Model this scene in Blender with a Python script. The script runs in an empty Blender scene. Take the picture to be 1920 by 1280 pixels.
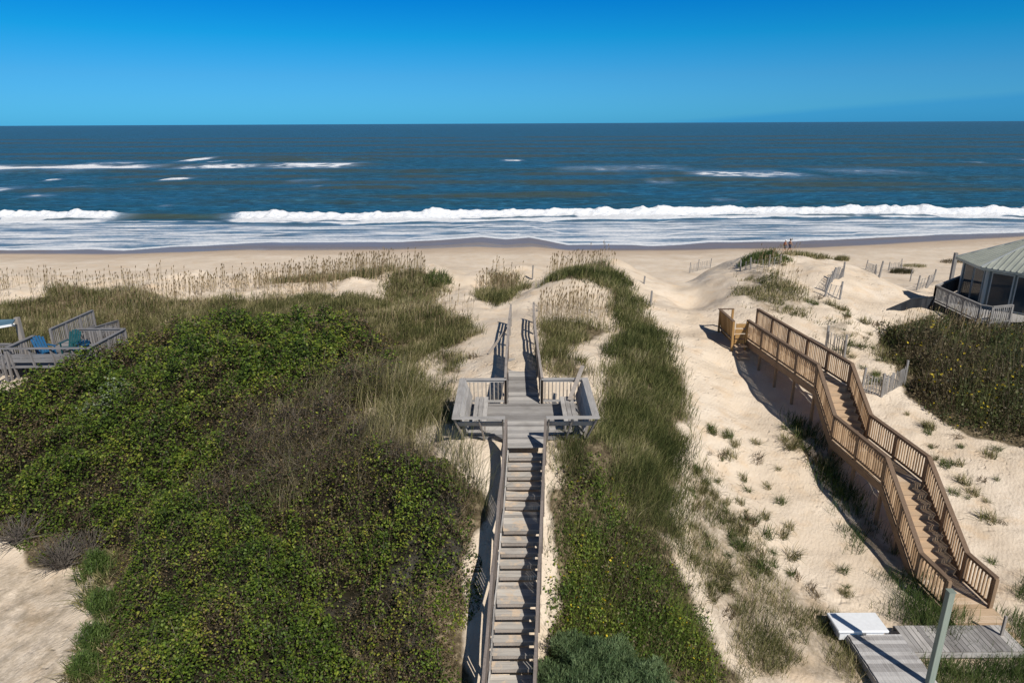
import bpy, math, random
import numpy as np
from mathutils import Vector, Matrix, Euler
random.seed(7); rng = np.random.default_rng(11)
scene = bpy.context.scene
COL = scene.collection
R = math.radians
# ------------------------------------------------------------------ camera
CZ = 18.5
cam_d = bpy.data.cameras.new('camera'); cam = bpy.data.objects.new('camera', cam_d); COL.objects.link(cam)
cam_d.sensor_width = 36; cam_d.lens = 24; cam_d.clip_end = 120000; cam_d.clip_start = 0.1
cam.location = (0, 0, CZ)
RM = (Matrix.Rotation(R(90-17.7), 3, 'X') @ Matrix.Rotation(R(-0.27), 3, 'Z'))
cam.rotation_euler = RM.to_euler()
scene.camera = cam
RN = np.array(RM)
def ray(px, py): return RN @ np.array([(px-960)/1280, -(py-640)/1280, -1.0])
def at(px, py, Y):                      # surveyed point: sight line meets the distance Y
    d = ray(px, py); t = Y/d[1]; return Vector((d[0]*t, Y, CZ+d[2]*t))
def atz(px, py, z):                     # surveyed point: sight line meets the height z
    d = ray(px, py); t = (z-CZ)/d[2]; return Vector((d[0]*t, d[1]*t, z))
# ------------------------------------------------------------------ noise
def _hash(ix, iy, s):
    h = (ix*374761393 + iy*668265263 + s*974634777) & 0xffffffff
    h = ((h ^ (h >> 13))*1274126177) & 0xffffffff
    return ((h ^ (h >> 16)) & 0xffff)/65535.0
def vnoise(x, y, s=0):
    x = np.asarray(x, float); y = np.asarray(y, float)
    ix = np.floor(x).astype(np.int64); iy = np.floor(y).astype(np.int64)
    fx = x-ix; fy = y-iy; fx = fx*fx*(3-2*fx); fy = fy*fy*(3-2*fy)
    a = _hash(ix, iy, s); b = _hash(ix+1, iy, s); c = _hash(ix, iy+1, s); d = _hash(ix+1, iy+1, s)
    return (a*(1-fx)+b*fx)*(1-fy) + (c*(1-fx)+d*fx)*fy
def fbm(x, y, s=0, o=4):
    v = 0; a = .5; t = 0
    for i in range(o):
        v = v + a*vnoise(x, y, s+i*17); t += a; a *= .5; x = x*2.03+3.1; y = y*2.03+1.7
    return v/t
def sst(a, b, x): t = np.clip((x-a)/(b-a), 0, 1); return t*t*(3-2*t)
# ------------------------------------------------------------------ terrain heights (X, Y, z)
CP = [(-60,5,4.6),(-60,25,5.8),(-60,40,7.2),(-60,50,7.6),(-38,10,4.8),(-38,20,5.6),(-38,30,6.8),(-38,40,7.3),(-38,48,7.7),
 (-25,12,4.9),(-25,18,5.2),(-25,22,6.0),(-25,28,7.0),(-25,34,6.9),(-25,42,7.5),(-25,48,7.8),(-20,32,7.0),(-23,27,7.0),(-30,45,7.5),
 (-14,12,4.9),(-14,15,5.0),(-14,18.5,5.1),(-14,21.5,6.1),(-14,25,7.2),(-14,30,7.8),(-14,36,7.8),(-14,43,7.9),(-14,49,7.9),
 (-9,12,5.0),(-9,15,5.5),(-9,19,6.5),(-9,24,7.5),(-9,30,8.0),(-9,38,8.1),(-9,44,7.7),(-9,49,8.4),
 (-4,12,4.9),(-4,15,5.8),(-4,19,7.4),(-4,23,8.2),(-4,28,8.3),(-4,34,8.2),(-4,42,8.0),(-5,48,8.8),
 (-1.6,14,5.2),(-1.4,16.5,6.9),(-1.2,18.5,8.45),(-1.9,19.6,8.85),(-.9,19.4,8.8),(-1.6,21,8.7),
 (0,11,4.3),(0,12.5,4.6),(0,13.6,5.05),(0.1,16,6.55),(.3,17.5,7.4),(.4,19,8.3),(.4,22,8.5),(.4,24.5,8.8),(.4,26.5,9.07),(.4,30,8.95),(.4,34,8.85),(1.2,40,8.95),(0.5,46,7.6),
 (-1.2,30,8.6),(2,30,8.7),(-2,38,8.3),(3,36,8.6),
 (1.8,14,5.2),(1.9,16.5,6.7),(2.2,19,8.5),(2.6,19.9,8.8),(1.8,19.5,8.75),(3,23,8.4),
 (6,13.5,5.1),(5,17,6.3),(5,21,7.3),(5,25,8.2),(6,30,8.7),(6,36,8.8),(6.5,42,9.2),(7,47,9.3),
 (9.5,12,4.7),(9.5,15,4.8),(9,18,5.1),(8.5,22.5,5.9),(10,27,6.6),(10.2,31,7.2),(10.4,35,7.7),(11,41,8.0),(11.5,46,8.0),(12,50,6.6),
 (13,12,4.6),(13,16.5,4.95),(12.5,20.5,5.3),(12.6,26,6.8),(12.4,33,8.05),(14.5,36,8.4),
 (17,16,4.9),(17,22,5.5),(17.5,28,6.7),(22,25,6.6),(22,31,7.5),(17,35,8.0),(16.5,41,9.2),(17,48,9.6),(21,48,9.5),(20,42,9.3),
 (24.5,48,8.9),(23,40,8.2),(27,42,7.3),(28,35,7.2),(35,40,7.0),(28,50,7.0),(35,50,6.5),(35,25,6.3),(45,35,6.6),(60,45,6.8),(60,20,6),(30,10,4.8),(60,5,4.8),
 (0,-10,4.2),(-30,-10,4.4),(30,-10,4.4)]
CPa = np.array(CP, float)
def _k(d): return -d
_A = _k(np.hypot(CPa[:,None,0]-CPa[None,:,0], CPa[:,None,1]-CPa[None,:,1]))
_n = len(CPa); _M = np.zeros((_n+1,_n+1)); _M[:_n,:_n] = _A - np.eye(_n)*0.15; _M[:_n,_n] = 1; _M[_n,:_n] = 1
_W = np.linalg.solve(_M, np.append(CPa[:,2], 0))
def wash_edge(x, y=100.):                # where the last wave runs out on the beach
    a = np.array([-95,-70,-60,-54,-40,-30,-18,-10,-5,-1,3,9,22,32,46,57,75,90])
    b = np.array([107,106.5,106,109,112.5,112.5,111.5,114.5,116.5,114.5,116,108.5,107.5,110.5,111,113,117,119.])
    return np.interp(x, a, b) + (fbm(x*.12, x*0+3, 5, 3)-.5)*2.2
def _rbf(xf, yf):
    o = np.empty(xf.shape)
    for i in range(0, len(xf), 40000):
        a = np.hypot(xf[i:i+40000,None]-CPa[None,:,0], yf[i:i+40000,None]-CPa[None,:,1])
        o[i:i+40000] = _k(a) @ _W[:_n] + _W[_n]
    return o
GX0, GY0, GS = -80., -45., .4
_gx = np.arange(GX0, 80.01, GS); _gy = np.arange(GY0, 75.01, GS); _qx, _qy = np.meshgrid(_gx, _gy)
_G = _rbf(_qx.ravel(), _qy.ravel()).reshape(_qx.shape)
def _base(x, y):
    fx = np.clip((x-GX0)/GS, 0, len(_gx)-1.001); fy = np.clip((y-GY0)/GS, 0, len(_gy)-1.001)
    ix = fx.astype(int); iy = fy.astype(int); fx = fx-ix; fy = fy-iy
    return (_G[iy,ix]*(1-fx)+_G[iy,ix+1]*fx)*(1-fy)+(_G[iy+1,ix]*(1-fx)+_G[iy+1,ix+1]*fx)*fy
def gz(x, y):
    x = np.atleast_1d(np.asarray(x, float)); y = np.atleast_1d(np.asarray(y, float))
    out = _base(x, y)
    near = np.hypot(x-.3, np.maximum(0, np.maximum(13-y, y-33)))    # calm beside the steps
    amp = .25+.75*sst(1.5, 4, near)
    out = out + amp*((fbm(x*.22, y*.22, 1)-.5)*.9*sst(22,30,y) + (fbm(x*.9, y*.9, 2, 3)-.5)*.22)
    out = out + amp*sst(36,42,y)*(1-sst(52,60,y))*(fbm(x*.28+9, y*.12, 4, 3)-.5)*1.3
    we = wash_edge(x)
    d = we - y
    beach = np.where(d > 0, np.interp(d, [0,7,13,18,24,32,40,50,70], [0,.2,.75,1.15,1.45,1.8,2.2,2.9,4.2]), d*.03)
    beach = np.where(d < -30, -0.9+(d+30)*.02, beach); beach = np.maximum(beach, -8)
    beach = beach + (fbm(x*.05, y*.1, 8)-.5)*.5*sst(10,30,d)
    k = sst(50, 61, y + (fbm(x*.12, x*0, 9, 2)-.5)*5)
    return out*(1-k) + beach*k
def gz1(x, y): return float(gz(x, y)[0])
def gp(px, py, off=0.0):                 # where a sight line meets the ground (raised by off)
    d = ray(px, py); t = np.linspace(8, 140, 1400); X = d[0]*t; Y = d[1]*t; Z = CZ+d[2]*t
    g = gz(X, Y)+off; i = np.argmax(Z < g)
    if i == 0: i = 1399
    return (X[i], Y[i])
# ------------------------------------------------------------------ object helpers
def tag(o, label=None, cat=None, group=None, kind=None):
    if label: o['label'] = label
    if cat: o['category'] = cat
    if group: o['group'] = group
    if kind: o['kind'] = kind
    return o
def empty(name, loc, label, cat, group=None, rz=0):
    o = bpy.data.objects.new(name, None); COL.objects.link(o); o.location = loc; o.rotation_euler = (0,0,rz); o.empty_display_size = .3
    return tag(o, label, cat, group)
def copy_tree(o, parent=None):
    c = o.copy(); COL.objects.link(c); c.parent = parent
    for ch in list(o.children): copy_tree(ch, c)
    return c
class MB:
    def __init__(s): s.v = []; s.f = []
    def hexa(s, p):
        n = len(s.v); s.v += [tuple(q) for q in p]
        s.f += [(n,n+3,n+2,n+1),(n+4,n+5,n+6,n+7),(n,n+1,n+5,n+4),(n+1,n+2,n+6,n+5),(n+2,n+3,n+7,n+6),(n+3,n,n+4,n+7)]
        return s
    def box(s, x0, x1, y0, y1, z0, z1):
        return s.hexa([(x0,y0,z0),(x1,y0,z0),(x1,y1,z0),(x0,y1,z0),(x0,y0,z1),(x1,y0,z1),(x1,y1,z1),(x0,y1,z1)])
    def beam(s, a, b, w, h, up=(0,0,1)):       # w across, h along up
        a = Vector(a); b = Vector(b); d = (b-a).normalized(); u = Vector(up)
        if abs(d.dot(u)) > .98: u = Vector((0,1,0))
        sd = d.cross(u).normalized(); u = sd.cross(d).normalized(); sd *= w/2; u = u*h/2
        return s.hexa([a-sd-u, a+sd-u, b+sd-u, b-sd-u, a-sd+u, a+sd+u, b+sd+u, b-sd+u])
    def tube(s, pts, rad, n=6):
        base = len(s.v); pts = [Vector(p) for p in pts]
        for i, p in enumerate(pts):
            d = (pts[min(i+1,len(pts)-1)]-pts[max(i-1,0)]).normalized()
            u = Vector((1,0,0)) if abs(d.x) < .8 else Vector((0,1,0))
            a = d.cross(u).normalized(); b = d.cross(a); r = rad[i] if hasattr(rad,'__len__') else rad
            for k in range(n):
                t = 2*math.pi*k/n; s.v.append(tuple(p+(a*math.cos(t)+b*math.sin(t))*r))
        for i in range(len(pts)-1):
            for k in range(n):
                k2 = (k+1)%n; s.f.append((base+i*n+k, base+i*n+k2, base+(i+1)*n+k2, base+(i+1)*n+k))
        s.f.append(tuple(base+k for k in range(n))[::-1]); s.f.append(tuple(base+(len(pts)-1)*n+k for k in range(n)))
        return s
    def poly(s, pts): n = len(s.v); s.v += [tuple(p) for p in pts]; s.f.append(tuple(range(n,n+len(pts)))); return s
    def build(s, name, mat, parent=None, local=False, smooth=False, bevel=0, **kw):
        off = Vector((0,0,0)) if (local or parent is None) else wloc(parent)
        me = bpy.data.meshes.new(name); me.from_pydata([tuple(Vector(q)-off) for q in s.v], [], s.f); me.update()
        me.materials.append(mat)
        if smooth: me.polygons.foreach_set('use_smooth', [True]*len(me.polygons))
        o = bpy.data.objects.new(name, me); COL.objects.link(o)
        if parent: o.parent = parent
        if bevel:
            m = o.modifiers.new('bevel','BEVEL'); m.width = bevel; m.segments = 1; m.limit_method = 'ANGLE'
        tag(o, **kw); return o
def wloc(o):
    v = Vector(o.location)
    while o.parent: o = o.parent; v += Vector(o.location)
    return v
def mesh_np(name, V, F, mat, cols=None, smooth=False, parent=None, attr='Col', **kw):
    me = bpy.data.meshes.new(name); V = np.asarray(V, np.float32); F = np.asarray(F, np.int32); k = F.shape[1]
    me.vertices.add(len(V)); me.vertices.foreach_set('co', V.ravel())
    me.loops.add(F.size); me.loops.foreach_set('vertex_index', F.ravel())
    me.polygons.add(len(F)); me.polygons.foreach_set('loop_start', np.arange(0, F.size, k, dtype=np.int32))
    me.polygons.foreach_set('loop_total', np.full(len(F), k, np.int32))
    me.update(calc_edges=True)
    if smooth: me.polygons.foreach_set('use_smooth', np.ones(len(F), bool))
    if cols is not None:
        at_ = me.color_attributes.new(attr, 'FLOAT_COLOR', 'POINT')
        c = np.ones((len(V), 4), np.float32); c[:, :cols.shape[1]] = cols; at_.data.foreach_set('color', c.ravel())
    me.materials.append(mat); o = bpy.data.objects.new(name, me); COL.objects.link(o)
    if parent: o.parent = parent
    tag(o, **kw); return o
# ------------------------------------------------------------------ materials
def mat(name):
    m = bpy.data.materials.new(name); m.use_nodes = True; nt = m.node_tree; nt.nodes.clear()
    out = nt.nodes.new('ShaderNodeOutputMaterial'); return m, nt, out
def N(nt, t, **k):
    n = nt.nodes.new(t)
    for a, b in k.items():
        if a.startswith('_'): setattr(n, a[1:], b)
        else: n.inputs[a.replace('__',' ')].default_value = b
    return n
def ramp(nt, fac, stops, interp='LINEAR'):
    r = nt.nodes.new('ShaderNodeValToRGB'); r.color_ramp.interpolation = interp
    e = r.color_ramp.elements
    while len(e) > 1: e.remove(e[-1])
    e[0].position = stops[0][0]; e[0].color = (*stops[0][1], 1)
    for p, c in stops[1:]: x = e.new(p); x.color = (*c, 1)
    nt.links.new(fac, r.inputs[0]); return r.outputs[0]
def mixc(nt, fac, a, b, mode='MIX'):
    m = nt.nodes.new('ShaderNodeMix'); m.data_type = 'RGBA'; m.blend_type = mode
    for i, s in ((0, fac), (6, a), (7, b)):
        if isinstance(s, (int, float)): m.inputs[i].default_value = s
        elif isinstance(s, tuple): m.inputs[i].default_value = (*s, 1)
        else: nt.links.new(s, m.inputs[i])
    return m.outputs[2]
def math_(nt, op, a, b=0.5, clamp=False):
    m = nt.nodes.new('ShaderNodeMath'); m.operation = op; m.use_clamp = clamp
    for i, s in ((0, a), (1, b)):
        if isinstance(s, (int, float)): m.inputs[i].default_value = s
        else: nt.links.new(s, m.inputs[i])
    return m.outputs[0]
def noise(nt, scale, detail=4, rough=.55, vec=None, sc=(1,1,1)):
    tc = nt.nodes.new('ShaderNodeTexCoord'); mp = nt.nodes.new('ShaderNodeMapping'); mp.inputs['Scale'].default_value = sc
    nt.links.new(vec if vec else tc.outputs['Object'], mp.inputs[0])
    n = nt.nodes.new('ShaderNodeTexNoise'); n.inputs['Scale'].default_value = scale; n.inputs['Detail'].default_value = detail; n.inputs['Roughness'].default_value = rough
    nt.links.new(mp.outputs[0], n.inputs['Vector']); return n.outputs['Fac']
def bump(nt, h, strength, dist=.02, prev=None):
    b = nt.nodes.new('ShaderNodeBump'); b.inputs['Strength'].default_value = strength; b.inputs['Distance'].default_value = dist
    nt.links.new(h, b.inputs['Height'])
    if prev: nt.links.new(prev, b.inputs['Normal'])
    return b.outputs[0]
def pbsdf(nt, out, col, rough=.8, normal=None, spec=.3, metal=0):
    p = nt.nodes.new('ShaderNodeBsdfPrincipled')
    if isinstance(col, tuple): p.inputs['Base Color'].default_value = (*col, 1)
    else: nt.links.new(col, p.inputs['Base Color'])
    if isinstance(rough, (int, float)): p.inputs['Roughness'].default_value = rough
    else: nt.links.new(rough, p.inputs['Roughness'])
    p.inputs['Specular IOR Level'].default_value = spec; p.inputs['Metallic'].default_value = metal
    if normal: nt.links.new(normal, p.inputs['Normal'])
    if out: nt.links.new(p.outputs[0], out.inputs[0])
    return p
def wood(name, stops, axis='X', stain=.35, var=1.0, sandy=0):
    m, nt, out = mat(name)
    g = nt.nodes.new('ShaderNodeNewGeometry')
    sc = {'X': (.6,14,14), 'Y': (14,.6,14), 'Z': (14,14,.6)}[axis]
    gr = noise(nt, 3.0, 5, .65, sc=sc); bl = noise(nt, 1.3, 3, .5)
    f = math_(nt, 'ADD', math_(nt, 'MULTIPLY', g.outputs['Random Per Island'], .62*var), math_(nt, 'SUBTRACT', math_(nt, 'MULTIPLY', gr, 1.0), .28))
    c = ramp(nt, f, stops)
    c = mixc(nt, math_(nt, 'MULTIPLY', ramp(nt, bl, [(.5,(0,0,0)),(.7,(1,1,1))]), stain), c, (.10,.085,.07))
    if sandy:
        sn = noise(nt, 2.6, 5, .65); c = mixc(nt, ramp(nt, sn, [(.52,(0,0,0)),(.62,(sandy,)*3)]), c, (.60,.47,.34))
    pbsdf(nt, out, c, .82, bump(nt, gr, .5, .01), .2); return m
GREY = [(.1,(.15,.138,.127)),(.4,(.27,.255,.24)),(.65,(.38,.36,.335)),(.9,(.50,.47,.43))]
BROWN = [(.1,(.11,.07,.042)),(.4,(.20,.132,.08)),(.7,(.30,.205,.13)),(.95,(.44,.33,.225))]
TREAD = [(.1,(.33,.22,.13)),(.45,(.45,.32,.20)),(.7,(.54,.40,.27)),(.95,(.62,.49,.36))]
W_GX = wood('weathered_planks_across', GREY, 'X'); W_GY = wood('weathered_planks_along', GREY, 'Y')
W_GZ = wood('weathered_post', [(p,(c[0]*.8,c[1]*.76,c[2]*.72)) for p,c in GREY], 'Z')
W_GR = wood('weathered_rail', [(p,(c[0]*.95,c[1]*.88,c[2]*.82)) for p,c in GREY], 'Y', .5)
W_TR = wood('sandy_treads', [(p,(min(1,c[0]*1.12),c[1]*1.1,c[2]*1.06)) for p,c in GREY], 'X', .3, 1.1, .85)
W_SR = wood('dark_stair_rail', [(p,(c[0]*.52,c[1]*.46,c[2]*.43)) for p,c in GREY], 'Y', .5)
W_SB = wood('dark_baluster', [(p,(c[0]*.40,c[1]*.35,c[2]*.33)) for p,c in GREY], 'Z', .4)
W_LD = wood('dull_deck_grey', [(p,(c[0]*.55,c[1]*.57,c[2]*.62)) for p,c in GREY], 'X', .4)
W_BX = wood('new_treads', TREAD, 'X', .15); W_BY = wood('brown_rail', BROWN, 'Y', .3); W_BZ = wood('brown_baluster', [(p,(c[0]*1.25,c[1]*1.2,c[2]*1.1)) for p,c in BROWN], 'Z', .1)
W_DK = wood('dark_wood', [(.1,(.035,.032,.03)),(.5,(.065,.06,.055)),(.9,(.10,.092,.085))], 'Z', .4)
W_BC = wood('brown_cap', [(p,(c[0]*.62,c[1]*.62,c[2]*.66)) for p,c in BROWN], 'Y', .2)
W_YE = wood('yellow_pine', [(.1,(.20,.11,.035)),(.5,(.33,.19,.07)),(.9,(.45,.29,.13))], 'Z', .1)
W_FN = wood('sand_fence_wood', [(.1,(.12,.115,.11)),(.5,(.22,.21,.2)),(.9,(.33,.31,.29))], 'Z', .3)
def plain(name, c, rough=.6, spec=.4, metal=0, nz=.12):
    m, nt, out = mat(name); n = noise(nt, 9, 4)
    col = mixc(nt, n, tuple(x*(1-nz) for x in c), tuple(min(1,x*(1+nz)) for x in c)); pbsdf(nt, out, col, rough, None, spec, metal); return m
def veg_mat(name, trans=.35, rough=.55, spec=.25):
    m, nt, out = mat(name)
    a = nt.nodes.new('ShaderNodeVertexColor'); a.layer_name = 'Col'
    g = nt.nodes.new('ShaderNodeNewGeometry')
    k = math_(nt, 'ADD', math_(nt, 'MULTIPLY', g.outputs['Random Per Island'], .7), .65)
    v = nt.nodes.new('ShaderNodeVectorMath'); v.operation = 'SCALE'; nt.links.new(a.outputs[0], v.inputs[0]); nt.links.new(k, v.inputs['Scale'])
    p = pbsdf(nt, None, v.outputs[0], rough, None, spec)
    t = nt.nodes.new('ShaderNodeBsdfTranslucent'); nt.links.new(v.outputs[0], t.inputs[0])
    mx = nt.nodes.new('ShaderNodeMixShader'); mx.inputs[0].default_value = trans
    nt.links.new(p.outputs[0], mx.inputs[1]); nt.links.new(t.outputs[0], mx.inputs[2]); nt.links.new(mx.outputs[0], out.inputs[0]); return m
LEAF = veg_mat('leaves', .25); GRASS = veg_mat('grass_blades', .3, .7, .1); TWIG = veg_mat('twigs', 0, .9, .1)
# ------------------------------------------------------------------ vegetation zones (surveyed outlines on the ground)
def zone(pts, off=0.0): return np.array([gp(a, b, off) for a, b in pts])
def sdist(P, x, y):                       # signed distance, positive inside
    n = len(P); d = np.full(x.shape, 1e9); ins = np.zeros(x.shape, bool)
    for i in range(n):
        ax, ay = P[i]; bx, by = P[(i+1) % n]
        ex, ey = bx-ax, by-ay; L = ex*ex+ey*ey+1e-9
        t = np.clip(((x-ax)*ex+(y-ay)*ey)/L, 0, 1)
        d = np.minimum(d, np.hypot(x-ax-t*ex, y-ay-t*ey))
        c = ((ay > y) != (by > y)) & (x < (bx-ax)*(y-ay)/(by-ay+1e-12)+ax); ins ^= c
    return np.where(ins, d, -d)
def wob(x, y, a=.8, s=.6): return x+(fbm(x*s, y*s, 31, 3)-.5)*2*a, y+(fbm(x*s+40, y*s, 33, 3)-.5)*2*a
Z_T1 = zone([(-160,740),(0,694),(45,680),(95,658),(140,648),(250,608),(340,586),(480,572),(620,570),(735,590),(775,640),(770,690),(690,720),(730,765),(850,818),(905,850),(915,885),(885,940),(890,1000),(878,1080),(868,1150),(868,1300)],1.0).tolist()
Z_T1 += [(-.9,10.5),(-9.7,11.0)] + zone([(160,1270),(180,1180),(200,1090),(160,1060),(60,1045),(0,1010),(-160,990)],.2).tolist()
Z_T1 = np.array(Z_T1)
Z_BR = zone([(420,830),(520,760),(600,700),(700,650),(780,700),(860,800),(920,850),(900,900),(760,860),(620,870),(500,920)],1.0)
Z_T2 = zone([(1035,880),(1100,850),(1180,880),(1225,980),(1270,1060),(1330,1150),(1400,1300),(1010,1300),(1030,1100)],.4)
Z_T3 = zone([(1655,602),(1750,597),(1850,606),(1990,618),(1990,840),(1880,812),(1790,780),(1720,735),(1700,690),(1660,650)],.5)
Z_G = [zone(p,.1) for p in (
 [(-160,585),(60,560),(110,532),(270,545),(330,562),(560,553),(760,560),(880,595),(905,625),(820,655),(790,700),(860,745),(870,800),(700,780),(650,680),(600,625),(340,640),(150,680),(0,690),(-160,700)],
 [(490,522),(600,512),(680,508),(760,500),(680,520),(560,530),(500,532)],
 [(735,505),(800,508),(838,530),(825,560),(770,575),(700,560),(720,525)],
 [(880,552),(925,508),(975,522),(985,540),(955,560),(925,575)],
 [(1020,530),(1055,505),(1130,495),(1175,520),(1215,590),(1255,640),(1290,720),(1310,800),(1290,870),(1270,960),(1290,1050),(1200,1000),(1040,900),(1030,835),(1105,795),(1130,740),(1150,640),(1155,590),(1140,540),(1090,525)],
 [(1003,600),(1090,598),(1150,612),(1120,640),(1060,650),(1100,690),(1130,700),(1080,715),(1008,700)],
 [(780,640),(870,660),(880,690),(850,700)],
)]
Z_L = zone([(-160,1040),(60,1050),(150,1070),(175,1180),(140,1300),(-160,1300)],0)
Z_P = [zone(p,.1) for p in (             # patchy growth on the sand
 [(1370,540),(1390,505),(1480,520),(1530,560),(1490,600),(1420,590)],
 [(1520,600),(1600,590),(1610,630),(1540,640)],
 [(1620,650),(1700,620),(1740,720),(1680,700)],
 [(830,640),(880,625),(890,700),(840,700)],
 [(700,740),(840,720),(850,800),(760,790)],
 [(1290,850),(1330,860),(1420,1000),(1480,1080),(1640,1130),(1640,1300),(1390,1300),(1320,1150),(1270,1040)],
 [(1480,780),(1530,800),(1590,890),(1660,990),(1740,1110),(1700,1130),(1600,1010),(1530,900)],
 [(1660,1115),(1720,1130),(1790,1150),(1770,1210),(1690,1195)],
 [(1885,1120),(1990,1090),(1990,1320),(1730,1320),(1725,1245),(1880,1240)],
 [(870,870),(905,880),(930,960),(905,1040),(880,1040)],
 [(1024,850),(1050,850),(1050,1290),(1018,1290),(1028,1000)],
)]
def canopy(x, y):
    X, Y = wob(x, y, .55, .9); d = sdist(Z_T1, X, Y); e = sst(0, 1.6, d)
    h = e*(.70+.95*(fbm(x*.45, y*.45, 51, 2)-.35)+1.15*(fbm(x*1.15, y*1.15, 52, 3)-.42)+.5*(fbm(x*3.2,y*3.2,53,2)-.5)); h = np.maximum(h, .12*e)
    return np.maximum(h, .05*e), d
# ------------------------------------------------------------------ ground sheet
us = np.linspace(-1, 1, 640); ys = np.concatenate([np.linspace(-40, 8, 25)[:-1], np.geomspace(8, 62, 640), np.linspace(62.2, 150, 330), np.geomspace(152, 60000, 30)])
XX = us[None,:]*(np.maximum(ys,20)*.86+22)[:,None]; XX[ys < 8] = us[None,:]*60; YY = np.repeat(ys[:,None], len(us), 1)
ZZ = gz(XX, YY); 
far = sst(36, 60, YY)
vg = np.zeros(XX.shape); wx, wy = wob(XX, YY, .6, .8)
sel = (YY > 5) & (YY < 65)
x_, y_ = wx[sel], wy[sel]; v_ = np.zeros(x_.shape)
v_ = np.maximum(v_, sst(-.3, .8, sdist(Z_T1, x_, y_)))
for Z in [Z_T2, Z_T3]: v_ = np.maximum(v_, .9*sst(-.4, .6, sdist(Z, x_, y_)))
for Z in Z_G: v_ = np.maximum(v_, .62*sst(-.5, 1.0, sdist(Z, x_, y_)))
for Z in Z_P: v_ = np.maximum(v_, .34*sst(-.4, .8, sdist(Z, x_, y_)))
v_ = np.maximum(v_, .28*sst(-.3,.4,sdist(Z_L, x_, y_)))
vg[sel] = v_
we = wash_edge(XX); dry = we-YY
wy0 = 102.5+np.maximum(0,(XX-42)*.28)+(fbm(XX*.05, YY*.05, 12)-.5)*2.5; wet = sst(-1.6, .6, YY-wy0); dark = sst(-12, -1, YY-wy0+(fbm(XX*.04, YY*.2, 14)-.5)*6)

c = np.stack([vg, wet, dark], -1).reshape(-1, 3)
nu = len(us); nv = len(ys); I = np.arange(nu*nv).reshape(nv, nu)
F = np.stack([I[:-1,:-1], I[:-1,1:], I[1:,1:], I[1:,:-1]], -1).reshape(-1, 4)
m, nt, out = mat('sand_ground')
a = nt.nodes.new('ShaderNodeVertexColor'); a.layer_name = 'Col'; sp = nt.nodes.new('ShaderNodeSeparateColor'); nt.links.new(a.outputs[0], sp.inputs[0])
n1 = noise(nt, .35, 5, .6); n2 = noise(nt, 5, 6, .7); n3 = noise(nt, 40, 3, .6); n4 = noise(nt, 2.2, 7, .75, sc=(1,.6,1)); n5 = noise(nt, 1.1, 4, .6)
sand = ramp(nt, n1, [(.3,(.58,.475,.355)),(.5,(.66,.555,.43)),(.7,(.74,.64,.515))])
sand = mixc(nt, ramp(nt, n5, [(.52,(0,0,0)),(.68,(.55,.55,.55))]), sand, (.62,.455,.29))
sand = mixc(nt, math_(nt, 'MULTIPLY', n2, .35), sand, (.48,.38,.28))
sand = mixc(nt, ramp(nt, n3, [(.66,(0,0,0)),(.75,(.35,.35,.35))]), sand, (.2,.16,.12))
litter = ramp(nt, n2, [(.3,(.045,.035,.022)),(.5,(.11,.085,.05)),(.62,(.24,.19,.12)),(.75,(.36,.28,.19))])
vf = math_(nt, 'MULTIPLY', math_(nt, 'SUBTRACT', math_(nt, 'ADD', math_(nt, 'MULTIPLY', sp.outputs[0], 1.35), math_(nt, 'ADD', math_(nt, 'MULTIPLY', n4, .6), math_(nt, 'MULTIPLY', n2, .45))), .82), 3.0, True)
colr = mixc(nt, vf, sand, litter)
colr = mixc(nt, math_(nt, 'MULTIPLY', sp.outputs[2], .75), colr, (.42,.31,.215))
colr = mixc(nt, sp.outputs[1], colr, (.20,.155,.125))
hb = math_(nt, 'ADD', math_(nt, 'MULTIPLY', n4, .6), math_(nt, 'MULTIPLY', n2, .35))
b1 = bump(nt, hb, .65, .15)
wv = nt.nodes.new('ShaderNodeTexWave'); wv.inputs['Scale'].default_value = 2.4; wv.inputs['Distortion'].default_value = 7; wv.inputs['Detail'].default_value = 3; wv.inputs['Detail Scale'].default_value = 1.5
tc = nt.nodes.new('ShaderNodeTexCoord'); mp = nt.nodes.new('ShaderNodeMapping'); mp.inputs['Rotation'].default_value = (0,0,.6); nt.links.new(tc.outputs['Object'], mp.inputs[0]); dv = nt.nodes.new('ShaderNodeVectorMath'); dv.operation = 'ADD'; nz_ = nt.nodes.new('ShaderNodeTexNoise'); nz_.inputs['Scale'].default_value = 1.7; nt.links.new(tc.outputs['Object'], nz_.inputs['Vector']); nt.links.new(tc.outputs['Object'], dv.inputs[0]); nt.links.new(nz_.outputs['Color'], dv.inputs[1]); nt.links.new(mp.outputs[0], wv.inputs['Vector'])
b2 = bump(nt, wv.outputs['Fac'], .14, .03, b1)
vo = nt.nodes.new('ShaderNodeTexVoronoi'); vo.inputs['Scale'].default_value = 2.6; nt.links.new(dv.outputs[0], vo.inputs['Vector'])
vm = ramp(nt, noise(nt, .28, 3, .5), [(.45,(0,0,0)),(.62,(1,1,1))])
vh = math_(nt, 'MULTIPLY', ramp(nt, vo.outputs['Distance'], [(.08,(0,0,0)),(.36,(1,1,1))]), vm)
b3 = bump(nt, vh, .6, .07, b2)
p = pbsdf(nt, None, colr, .95, b3, .1)
g = nt.nodes.new('ShaderNodeBsdfGlossy'); g.inputs['Roughness'].default_value = .12; g.inputs['Color'].default_value = (.75,.78,.85,1)
mx = nt.nodes.new('ShaderNodeMixShader'); nt.links.new(math_(nt, 'MULTIPLY', sp.outputs[1], math_(nt,'ADD',math_(nt,'MULTIPLY',noise(nt,.12,4,.6,sc=(.25,1,1)),.65),-.13)), mx.inputs[0])
nt.links.new(p.outputs[0], mx.inputs[1]); nt.links.new(g.outputs[0], mx.inputs[2]); nt.links.new(mx.outputs[0], out.inputs[0])
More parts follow.
